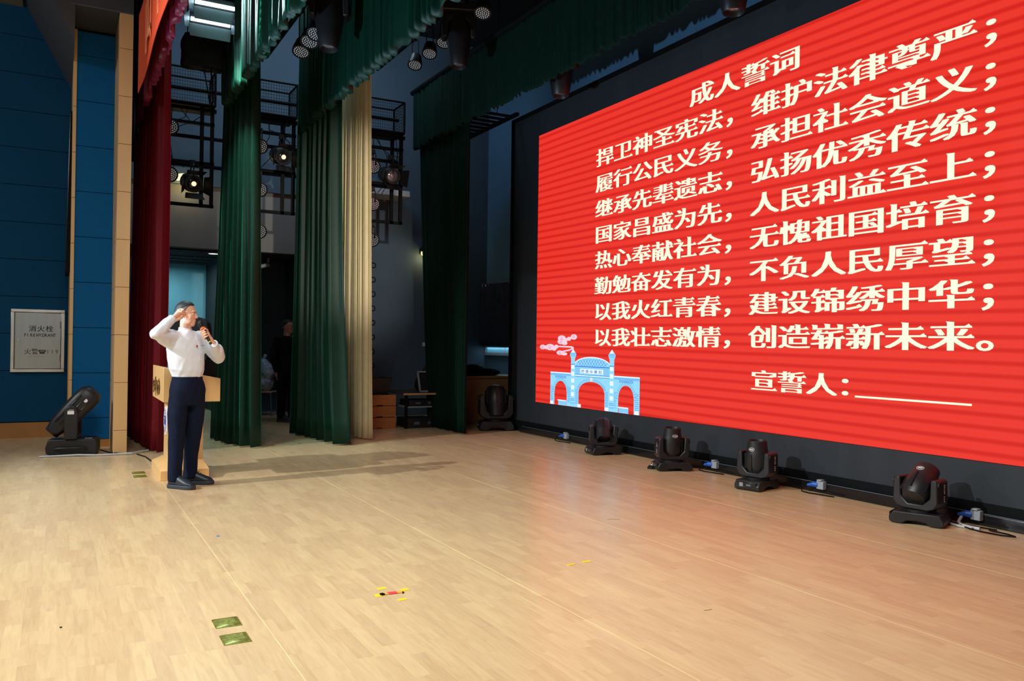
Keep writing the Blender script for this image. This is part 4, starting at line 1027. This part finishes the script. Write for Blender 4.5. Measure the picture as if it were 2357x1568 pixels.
sh.capsule(RS+Vector((.05, .03, -.01)), RS, .070, .066); sh.capsule(RS, RE, .072, .060); sh.capsule(RE, RE.lerp(RW, .90), .060, .043)
sh.capsule(RS+Vector((.0, 0, -.06)), RE.lerp(RS, .35)+Vector((0, 0, -.035)), .060, .046)
sh.capsule(LS+Vector((-.05, -.03, -.01)), LS, .070, .064); sh.capsule(LS, LE, .070, .060); sh.capsule(LE, LE.lerp(LW, .90), .060, .043)
sh.capsule(LE+Vector((.01, 0, .0)), LE.lerp(LW, .5)+Vector((.018, 0, .015)), .056, .050)
shirt = remesh(sh, 'shirt', 'shirt_white', man, .0065, 5, wr)
cu = MB()
for a_, b_2 in ((RE.lerp(RW, .80), RE.lerp(RW, 1.0)), (LE.lerp(LW, .80), LE.lerp(LW, 1.0))):
    d_ = (b_2-a_).normalized(); a2 = d_.orthogonal().normalized(); b3 = d_.cross(a2)
    cu = MB(); cu.loft([[tuple(p + (a2*math.cos(2*PI*i/18)+b3*math.sin(2*PI*i/18))*r) for i in range(18)] for p, r in ((a_, .036), (a_, .045), (b_2, .041), (b_2, .034))]); cu.build('cuff', 'shirt_white', shirt)
co = MB(); rg = []
for rr_, z_, dx in ((.064, 1.478, 0), (.072, 1.474, 0), (.062, 1.522, -.002), (.057, 1.522, -.002)):
    rg.append([(-.030+dx+rr_*1.02*math.cos(a), rr_*math.sin(a), z_-.014*max(0, math.cos(a+.55))) for a in [(-.55)+.10+(2*PI-.20)*k/27 for k in range(28)]])
n = 28; vs = [p for r in rg for p in r]; fs = [(k*n+i, k*n+i+1, (k+1)*n+i+1, (k+1)*n+i) for k in range(3) for i in range(n-1)]
co.add(vs, fs); co.build('collar', 'shirt_white', shirt)
# placket, buttons, pocket, badge: chest faces (cos -.9, sin -.9)
fx = Vector((math.cos(-.62), math.sin(-.62), 0)); sx_ = Vector((-fx.y, fx.x, 0))
def chest(z, side_): # point on the torso front
    t_ = (z-1.03)/.43; rx = .150+.045*math.sin(min(1, max(0, t_))*PI*.75)
    return Vector((-.018, 0, z)) + fx*rx*.90 + sx_*side_
bt = MB()
pts = [(1.05, .136), (1.12, .160), (1.2, .172), (1.28, .174), (1.36, .165), (1.43, .120), (1.47, .078)]
pk = MB()
def pf(z, off=0.0):
    for (za, ra), (zb2, rb2) in zip(pts, pts[1:]):
        if za <= z <= zb2: return Vector((-.020, 0, z)) + fx*(ra+(rb2-ra)*(z-za)/(zb2-za)-.008+off)
    return Vector((-.02, 0, z)) + fx*(pts[0][1]+off)
pkb = MB()
for side_ in (-.014, .014):
    pkb.path([pf(1.06+.38*k/16, .006)+sx_*side_ for k in range(17)], .0008, 5)
pkb.build('placket', 'shirt_white', shirt)
for k in range(6):
    z = 1.09+k*.065; MB().ell(pf(z, .007), (.004, .004, .004), None, 10, 6).build('button', 'ink_white', shirt)
MB().ell(Vector((.083, -.098, 1.345)), (.010, .008, .011), None, 10, 6).build('badge', 'badge_red', shirt)
pen = MB().capsule((.118, -.066, 1.350), (.152, -.040, 1.352), .004, .003, 8).build('pen_clip', 'ink_grey', shirt)
# trousers
def wt(p): return .006*noise.noise(Vector((p.x*8, p.y*8, p.z*3))) + .003*noise.noise(Vector((p.x*20+p.z*6, p.y*20, p.z*9)))
tr = MB()
tr.loft([oval(-.005, 0, .78, .165, .120, ro), oval(-.003, 0, .86, .178, .130, ro), oval(.0, 0, .92, .183, .138, ro), oval(-.002, 0, .99, .168, .130, ro), oval(-.005, 0, 1.045, .146, .118, ro)])
def leg(pts_):
    tr.loft([oval(x, y, z, rx, ry, ro, 20, .95) for x, y, z, rx, ry in pts_])
leg([(-.108, -.060, .065, .069, .074), (-.107, -.060, .13, .067, .072), (-.104, -.055, .30, .071, .076), (-.100, -.050, .50, .081, .086), (-.096, -.045, .70, .092, .100), (-.085, -.035, .88, .084, .100)])
leg([(.034, .112, .060, .068, .074), (.038, .108, .13, .067, .072), (.044, .085, .30, .072, .076), (.058, .060, .50, .082, .086), (.074, .045, .70, .091, .099), (.082, .035, .88, .084, .100)])
tz = remesh(tr, 'trousers', 'trouser_navy', man, .0085, 22, wt)
wb = MB().loft([oval(-.005, 0, 1.020, .152, .124, ro), oval(-.005, 0, 1.052, .149, .121, ro), oval(-.005, 0, 1.052, .140, .112, ro)], cap=False).build('waistband', 'trouser_navy', tz)
def shoe(hx, hy, ang_, parent, nm='shoe'):
    d_ = Vector((math.cos(ang_), math.sin(ang_), 0)); n_ = Vector((-d_.y, d_.x, 0)); o_ = Vector((hx, hy, 0))
    def rg2(t_, w_, z0_, z1_):
        c_ = o_+d_*t_; return [tuple(c_ + n_*w_*math.cos(a) + Vector((0, 0, (z0_+z1_)/2+(z1_-z0_)/2*math.sin(a)))) for a in [2*PI*k/16 for k in range(16)]]
    mb = MB().loft([rg2(-.035, .020, .02, .07), rg2(-.018, .038, .012, .115), rg2(.03, .043, .01, .140), rg2(.08, .044, .01, .132), rg2(.13, .048, .01, .108), rg2(.18, .053, .01, .088), rg2(.22, .051, .01, .074), rg2(.25, .040, .012, .058), rg2(.266, .018, .016, .040)])
    s_ = mb.build(nm, 'shoe_navy', parent, ang=180)
    sl = [];
    for t_, w_ in ((-.045, .020), (-.028, .042), (.04, .048), (.10, .048), (.17, .057), (.22, .056), (.255, .043), (.274, .018)): sl.append((t_, w_))
    pl_ = [tuple((o_+d_*t_+n_*w_).to_2d()) for t_, w_ in sl] + [tuple((o_+d_*t_-n_*w_).to_2d()) for t_, w_ in sl[::-1]]
    MB().prism([tuple(q) for q in pl_[::-1]], 'z', 0.002, .036).build('sole', 'shoe_sole', s_, .006)
    lc = MB()
    for k in range(5):
        t_ = .085+.022*k; z_ = .142-.014*k
        lc.capsule(o_+d_*t_-n_*.022+Vector((0, 0, z_-.006)), o_+d_*(t_+.012)+n_*.022+Vector((0, 0, z_-.008)), .0032, .0032, 6)
    lc.build('laces', 'shoe_sole', s_)
shoe(-.135, -.045, math.radians(-38), man); shoe(.005, .125, math.radians(-14), man)
# microphone
t = thing('microphone', 'black handheld microphone with orange ring in the hand of the white-shirted person', 'microphone', (-8.42, 1.09, 0), PHI+math.radians(21.4))
t.scale = (.93, 1, 1)
h0 = M0 - md*.0
MB().capsule(M0-md*.006, M0+md*.018, .027, .024, 16).build('grille', 'black_metal', t)
MB().tube(M0+md*.030, M1, .020, .013, 16).build('handle', 'black_plastic', t)
MB().lathe([(.020, 0), (.027, .004), (.027, .018), (.020, .022)], 16, Matrix.Translation(M0+md*.040) @ md.to_track_quat('Z', 'Y').to_matrix().to_4x4()).build('ring', 'orange_ring', t)
MB().tube(M1-md*.028, M1-md*.020, .0165, n=14).build('light_ring', 'tape_yellow', t)

# --- second person in the wing, dark suit
man2 = thing('person', 'person in black suit and glasses standing in the dark wing doorway', 'person', (-14.50, 3.50, 0), math.radians(74))
H2 = Vector((.0, 0, 1.655)); F2 = Vector((math.cos(-.45), math.sin(-.45), 0))
b2 = MB(); R2 = head_mesh(b2, H2, F2, 1.05); b2.capsule((-.01, 0, 1.60), (-.01, 0, 1.45), .056, .062)
b2.capsule((0, 0, 1.36), (0, 0, 1.05), .13, .13, flat=.85)
for sx in (-1, 1):
    sh_, el_, wr_ = Vector((-.02+sx*.16, sx*.09, 1.42)), Vector((-.03+sx*.21, sx*.10, 1.13)), Vector((.02+sx*.20, sx*.06-.05, .88))
    b2.capsule(sh_, el_, .045, .036); b2.capsule(el_, wr_, .036, .026); b2.ell(wr_+Vector((.005, 0, -.05)), (.024, .035, .05))
    for k in range(4): b2.capsule(wr_+Vector((.010, -.03+.018*k, -.08)), wr_+Vector((.020, -.03+.018*k, -.145)), .0095, .008, 8)
    b2.capsule(wr_+Vector((0, -.03, -.03)), wr_+Vector((.02, -.045, -.09)), .011, .009, 8)
    b2.capsule((sx*.09, sx*.03, .9), (sx*.09, sx*.03, .5), .07, .05); b2.capsule((sx*.09, sx*.03, .5), (sx*.09, sx*.03, .09), .05, .035)
remesh(b2, 'body', 'skin_dark', man2, .0060, 2); face_bits(H2, R2, man2, 1.05, True); hair_cap(H2, F2, man2, 1.08, fade=False)
j = MB().loft([oval(0, 0, .80, .205, .150, .3), oval(0, 0, .95, .195, .150, .3), oval(0, 0, 1.10, .180, .140, .3), oval(0, 0, 1.30, .205, .145, .3), oval(0, 0, 1.41, .195, .12, .3), oval(-.005, 0, 1.47, .11, .09, .3), oval(-.005, 0, 1.50, .075, .07, .3)])
for sx in (-1, 1):
    sh_, el_, wr_ = Vector((-.02+sx*.16, sx*.09, 1.41)), Vector((-.03+sx*.21, sx*.10, 1.13)), Vector((.02+sx*.20, sx*.06-.05, .90))
    j.capsule(sh_, el_, .072, .060); j.capsule(el_, wr_, .060, .045)
jk = remesh(j, 'jacket', 'suit_black', man2, .009, 4, wt)
MB().add([(.070, -.050, 1.50), (.088, -.030, 1.50), (.105, -.060, 1.40)], [(0, 1, 2), (2, 1, 0)]).build('shirt_collar', 'shirt_white', jk)
l2 = MB()
for sx in (-1, 1): l2.loft([oval(sx*.09, sx*.03, z, rx, rx*1.05, .3, 18) for z, rx in ((.07, .068), (.3, .07), (.55, .082), (.85, .10))])
l2.loft([oval(0, 0, .78, .18, .14, .3), oval(0, 0, .98, .17, .13, .3)])
remesh(l2, 'trousers', 'suit_black', man2, .010, 4, wt)
for sx in (-1, 1): shoe(sx*.09-.03, sx*.03+.02, math.radians(-25), man2)

# ------------------------------------------------------------------ THINGS IN THE WINGS
t = thing('school_chair', 'school chair with pale plywood back beside the person in black', 'chair', (-15.9, 3.44, 0), math.radians(150))
for sx in (-1, 1):
    MB().path([(sx*.17, -.17, 0), (sx*.17, -.15, .43), (sx*.17, .14, .45)], .012, 8).build('leg', 'steel_grey', t)
    MB().path([(sx*.17, .20, 0), (sx*.17, .16, .45), (sx*.17, .20, .80), (sx*.13, .205, .84), (0, .205, .85)], .012, 8).build('leg', 'steel_grey', t)
MB().box((-.19, -.18, .44), (.19, .17, .46)).build('seat', 'plywood', t, .008)
MB().box((-.18, .175, .60), (.18, .195, .83)).build('backrest', 'plywood', t, .01)
MB().box((-.16, -.17, .08), (.16, -.15, .10)).build('stretcher', 'steel_grey', t)
t = thing('plastic_bag', 'crumpled pale plastic bag heaped on the school chair', 'bag', (-15.92, 3.43, .46))
mb = MB().ell((0, 0, .16), (.17, .16, .17)).ell((.04, .03, .36), (.16, .15, .18)).ell((-.05, -.03, .50), (.13, .12, .12))
remesh(mb, 'bag_body', 'bag_plastic', t, .014, 2, lambda p: .022*noise.noise(p*11)+.01*noise.noise(p*27))
MB().capsule((-.05, -.03, .58), (-.02, 0, .66), .02, .035, 10).build('tied_neck', 'bag_plastic', t)
# crates
for k in range(3):
    w_ = ['lowest', 'middle', 'topmost'][k]
    t = thing('wooden_crate', w_+' of three stacked wooden drawers behind the cream curtain', 'crate', (-13.12, 4.60, .186*k), 0, 'stacked wooden drawers')
    MB().box((-.30, -.27, .008), (.28, .27, .022)).build('bottom', 'wood_crate', t)
    MB().prism([(-.28, .0), (-.28, .178), (.28, .178), (.28, .0), (.06, .0), (.04, .018), (-.04, .018), (-.06, .0)], 'x', .28, .30).build('front_panel', 'wood_crate', t, .003)
    MB().box((-.30, -.28, 0), (.28, -.262, .178)).build('side_panel', 'wood_crate', t, .002); MB().box((-.30, .262, 0), (.28, .28, .178)).build('side_panel', 'wood_crate', t, .002)
    MB().box((-.315, -.28, 0), (-.30, .28, .178)).build('back_panel', 'wood_crate', t, .002)
t = thing('storage_tub', 'dark open tub on top of the stacked drawers', 'tub', (-13.15, 4.58, .558))
MB().loft([[(x*.20, y*.20, 0) for x, y in ((-1, -1), (1, -1), (1, 1), (-1, 1))], [(x*.25, y*.25, .26) for x, y in ((-1, -1), (1, -1), (1, 1), (-1, 1))], [(x*.235, y*.235, .26) for x, y in ((-1, -1), (1, -1), (1, 1), (-1, 1))], [(x*.19, y*.19, .02) for x, y in ((-1, -1), (1, -1), (1, 1), (-1, 1))]]).build('tub_shell', 'black_plastic', t, .004)
MB().box((-.26, -.26, .25), (.26, -.24, .27)).box((-.26, .24, .25), (.26, .26, .27)).build('rim', 'black_plastic', t, .003)
# low table
t = thing('low_table', 'low dark table with pale wooden edge in the rear wing', 'table', (-12.95, 5.20, 0))
MB().box((-.75, -.27, .565), (.34, .75, .58)).build('tabletop', 'table_top', t, .002)
MB().box((.335, -.275, .553), (.352, .75, .583)).build('edge_band', 'table_edge', t, .002)
for x, y in ((.28, -.20), (.28, .68), (-.69, -.20), (-.69, .68)): MB().box((x-.022, y-.022, 0), (x+.022, y+.022, .565)).build('leg', 'black_pipe', t, .003)
MB().box((-.68, -.20, .34), (.28, .68, .36)).build('shelf', 'plug_grey', t, .002)
def gear(x, y, z, sx, sy, sz, label, nm='audio_unit'):
    t = thing(nm, label, 'equipment', (x, y, z)); MB().box((-sx, -sy, 0), (sx, sy, sz)).build('casing', 'black_plastic', t, .005)
    MB().tube((sx, sy*.6, sz*.5), (sx+.012, sy*.6, sz*.5), min(.025, sz*.3), n=14).build('knob', 'lens_glass', t)
    MB().box((sx, -sy*.5, sz*.35), (sx+.004, -sy*.1, sz*.65)).build('display', 'steel_grey', t, smooth=False)
gear(-12.95, 5.30, .36, .22, .22, .10, 'flat black audio unit on the shelf of the low table')
gear(-12.95, 5.28, .0, .24, .24, .16, 'black audio unit on the floor under the low table')
t = thing('picture_frame', 'small pale-framed tilted panel on the low table', 'frame', (-12.90, 5.44, .58), math.radians(25), rot=(0, -.25, math.radians(10)))
fr = MB(); fr.box((0, -.13, 0), (.02, -.105, .36)).box((0, .105, 0), (.02, .13, .36)).box((0, -.13, .335), (.02, .13, .36)).box((0, -.13, 0), (.02, .13, .025)); fr.build('frame', 'plug_grey', t)
MB().box((.004, -.105, .025), (.010, .105, .335)).build('panel', 'lens_dark', t, smooth=False)
t = thing('dark_bag', 'heap of dark plastic bags at the back of the low table', 'bag', (-13.3, 5.62, .58))
mb = MB().ell((0, 0, .12), (.22, .22, .16)).ell((.05, .05, .30), (.15, .17, .16)); remesh(mb, 'bag_body', 'black_plastic', t, .02, 2, lambda p: .02*noise.noise(p*12))
MB().capsule((.05, .05, .42), (.09, .07, .52), .02, .05, 10).build('tied_neck', 'black_plastic', t)
# cabinet with black bag
t = thing('wooden_cabinet', 'dark wooden cabinet standing below the rear window', 'cabinet', (-13.35, 6.75, 0))
MB().box((-.35, -.62, 0), (.35, .62, .80)).build('body', 'wood_cabinet', t, .006)
MB().box((-.37, -.64, .80), (.38, .64, .84)).build('top', 'wood_cabinet', t, .005)
for y0_ in (-.60, .01): 
    d_ = MB().box((.35, y0_, .06), (.368, y0_+.585, .78)).build('door', 'wood_cabinet', t, .003)
    MB().tube((.368, y0_+.5 if y0_ < 0 else y0_+.08, .42), (.39, y0_+.5 if y0_ < 0 else y0_+.08, .42), .012).build('knob', 'black_metal', d_)
t = thing('black_bag', 'limp black bag lying on the wooden cabinet', 'bag', (-13.25, 6.62, .84))
mb = MB().ell((0, -.15, .09), (.22, .22, .11)).ell((0, .15, .06), (.20, .26, .07)); remesh(mb, 'bag_body', 'suit_black', t, .02, 3, lambda p: .015*noise.noise(p*11))
MB().path([(.05, -.25, .16), (.05, -.32, .20), (.06, -.36, .10), (.08, -.38, .012)], .012, 6).build('strap', 'suit_black', t)

# ------------------------------------------------------------------ SMALL THINGS ON THE FLOOR
def floor_socket(x, y, label):
    t = thing('floor_socket', label, 'socket cover', (x, y, 0), group='brass socket covers in the floor')
    w_, h_ = .0625, .070
    MB().loft([[(-h_, -w_, .0005), (h_, -w_, .0005), (h_, w_, .0005), (-h_, w_, .0005)], [(-h_, -w_, .002), (h_, -w_, .002), (h_, w_, .002), (-h_, w_, .002)], [(-h_+.012, -w_+.008, .008), (h_-.016, -w_+.008, .008), (h_-.016, w_-.008, .008), (-h_+.012, w_-.008, .008)]]).build('cover_plate', 'brass', t)
    MB().box((-.045, -.040, .0081), (.040, .040, .0095)).build('flap', 'brass', t, .001)
    MB().box((-.006, -.004, .0095), (.012, .004, .0115)).build('latch', 'brass', t, .001)
    for y_ in (-.05,): MB().lathe([(.003, .008), (.0025, .0095)], 8, Matrix.Translation((-.02, y_, 0))).lathe([(.003, .008), (.0025, .0095)], 8, Matrix.Translation((.02, y_, 0))).build('screw', 'stainless_frame', t)
floor_socket(-4.267, .752, 'brass floor socket cover, farther one of the pair near the bottom')
floor_socket(-4.018, .748, 'brass floor socket cover, closest to the bottom edge')
floor_socket(-9.46, .755, 'brass floor socket cover by the lectern, farther of its pair')
floor_socket(-9.21, .750, 'brass floor socket cover by the lectern, nearer of its pair')
def decal(name, pts, m, label, cat, h=.0012, group=None, parent=None):
    cx_ = sum(p[0] for p in pts)/len(pts); cy_ = sum(p[1] for p in pts)/len(pts)
    o = MB().prism([(p[0]-cx_, p[1]-cy_) for p in pts], 'z', .0005, .0005+h).build(name, m, parent, smooth=False, loc=(cx_, cy_, 0))
    if label: tag(o, label, cat, group)
    return o
def strip_tape(x, y, l, w_, a, m, label, nm='tape_mark', group='tape marks on the floor'):
    c, s_ = math.cos(a), math.sin(a)
    P_ = [(x+u*c-v*s_, y+u*s_+v*c) for u, v in ((-l/2, -w_/2), (l/2, -w_/2*.9), (l/2*.97, w_/2), (-l/2*.95, w_/2*.9))]
    return decal(nm, P_, m, label, 'tape', group=group)
A_ = math.radians(90)
strip_tape(-4.36, 1.58, .052, .026*2, A_, 'tape_yellow', 'yellow tape square at the left end of the taped floor cross')
strip_tape(-4.40, 1.745, .045, .045, A_+.3, 'tape_yellow', 'yellow tape square at the right end of the taped floor cross')
strip_tape(-4.475, 1.635, .055, .036, A_+.1, 'tape_yellow', 'yellow tape square beyond the taped floor cross')
strip_tape(-4.235, 1.665, .052, .034, A_+.1, 'tape_yellow', 'yellow tape square in front of the taped floor cross')
t = thing('tape_strip', 'frayed orange and black tape strip with red middle on the floor', 'tape', (-4.365, 1.662, 0), A_-.08)
MB().box((-.075, -.016, .0018), (-.030, .016, .003)).build('orange_end', 'tape_orange', t, smooth=False)
MB().box((.022, -.016, .0018), (.062, .016, .003)).build('orange_end', 'tape_orange', t, smooth=False)
MB().box((-.030, -.021, .0020), (.022, .021, .0034)).build('red_middle', 'tape_red', t, smooth=False)
MB().box((-.078, -.006, .002), (-.058, .018, .010), Matrix.Rotation(.3, 4, 'Z')).box((.050, -.016, .002), (.058, .018, .004), Matrix.Rotation(-.3, 4, 'Z')).build('torn_edge', 'black_pipe', t, smooth=False)
strip_tape(-4.436, 2.89, .062, .028, A_+.12, 'tape_yellow', 'torn yellow tape piece on the floor, left one of two')
strip_tape(-4.455, 3.02, .062, .034, A_, 'tape_yellow', 'yellow tape piece on the floor, right one of two')
decal('blue_dot', [(-6.185+.018*math.cos(a), 1.02+.012*math.sin(a)) for a in [2*PI*k/12 for k in range(12)]], 'mark_blue', 'tiny blue dot on the floor in front of the lectern', 'mark')
decal('green_dot', [(-4.55+.012*math.cos(a), .03+.006*math.sin(a)) for a in [2*PI*k/12 for k in range(12)]], 'green_velvet', 'tiny green fleck on the floor at the lower left', 'mark')
t = decal('scuff_mark', [(-6.70, 5.86), (-6.62, 5.93), (-6.625, 5.938), (-6.71, 5.872)], 'scuff', 'dark scratch on the floor before the second moving head light', 'mark')
for (x, y, l, a, lb) in ((-5.45, 3.95, .10, 1.2, 'thin dark scratch on the floor right of centre'), (-3.35, 3.05, .05, 1.5, 'short dark scratch on the floor at the lower right'), (-6.95, 2.62, .07, .2, 'faint dark scratch on the floor left of centre')):
    c, s_ = math.cos(a), math.sin(a)
    decal('scuff_mark', [(x-l/2*c, y-l/2*s_), (x+l/2*c, y+l/2*s_), (x+l/2*c+.004, y+l/2*s_+.003), (x-l/2*c+.003, y-l/2*s_+.003)], 'scuff', lb, 'mark')
# sockets with blue plugs along the video wall
def wall_plug(x, label, extra=0):
    t = thing('power_plug', label, 'plug', (x, 6.45, 0), group='blue plugs along the video wall')
    MB().box((-.035, .0, .045), (.045, .05, .125)).build('socket_box', 'plug_grey', t, .006)
    MB().box((-.02, -.012, .125), (.03, .04, .14)).build('lid', 'plug_grey', t, .004)
    MB().tube((-.03, .02, .085), (-.075, .0, .085), .030, .026, 14).tube((-.075, 0, .085), (-.125, -.02, .072), .022, .012, 12).build('plug_body', 'plug_blue', t)
    MB().path([(-.125, -.02, .072), (-.17, -.04, .04), (-.15, -.07, .012), (-.05, -.08, .010), (.08, -.05, .010), (.2, -.03, .010)], .006, 6).build('cord', 'black_pipe', t)
    if extra:
        MB().path([(-.10, -.01, .06), (-.10, -.05, .02), (-.04, -.11, .012), (.06, -.13, .012), (.12, -.12, .012)], .012, 8).build('white_cord', 'cable_white', t)
        MB().path([(-.16, -.10, .012), (-.10, -.15, .012), (-.02, -.17, .012), (.08, -.155, .012)], .010, 8).build('white_cord', 'cable_white', t)
        MB().path([(-.1, -.05, .012), (.0, -.16, .014), (.15, -.20, .01), (.33, -.18, .01), (.40, -.13, .01), (.33, -.10, .01), (.18, -.10, .012)], .006, 6).build('black_cord', 'black_pipe', t)
wall_plug(-10.12, 'blue plug in a grey socket left of all the moving head lights')
wall_plug(-7.02, 'blue plug in a grey socket beside the upright light with the oval mark')
wall_plug(-5.55, 'blue plug in a grey socket to the right of the sideways-turned light')
wall_plug(-4.01, 'blue plug with white and black cords coiled on the floor at the far right', 1)
t = thing('safety_lamp', 'small bright work piece lying by the second moving head base', 'clip', (-7.52, 5.98, 0))
MB().lathe([(.05, .0), (.05, .02), (.03, .04)], 14).build('holder', 'black_metal', t); MB().ell((0, 0, .045), (.016, .016, .012)).build('shiny_cap', 'stainless_frame', t)
# grey cable from the big spotlight to the curtain
o = MB().path([(-11.12, -.18, .012), (-11.10, .0, .014), (-11.07, .22, .02), (-11.03, .42, .012), (-11.02, .62, .014), (-11.0, .80, .02), (-11.12, .90, .02), (-11.2, 1.0, .02)], .010, 8).build('power_cable', 'cable_white'); tag(o, 'pale grey cable lying from the big spotlight to the red curtain', 'cable')
o = MB().path([(-11.14, .46, .06), (-11.16, .56, .02), (-11.08, .68, .012), (-11.05, .76, .012)], .008, 6).build('power_cable', 'black_pipe'); tag(o, 'short black cable behind the big floor spotlight at the pillar', 'cable')
o = MB().path([(-10.95, .85, .012), (-10.7, .92, .010), (-10.3, .95, .010), (-9.9, 1.05, .010), (-9.6, 1.15, .010)], .007, 6).build('power_cable', 'black_pipe'); tag(o, 'thin black cable running to the foot of the lectern', 'cable')

bpy.data.scenes.remove(TS)
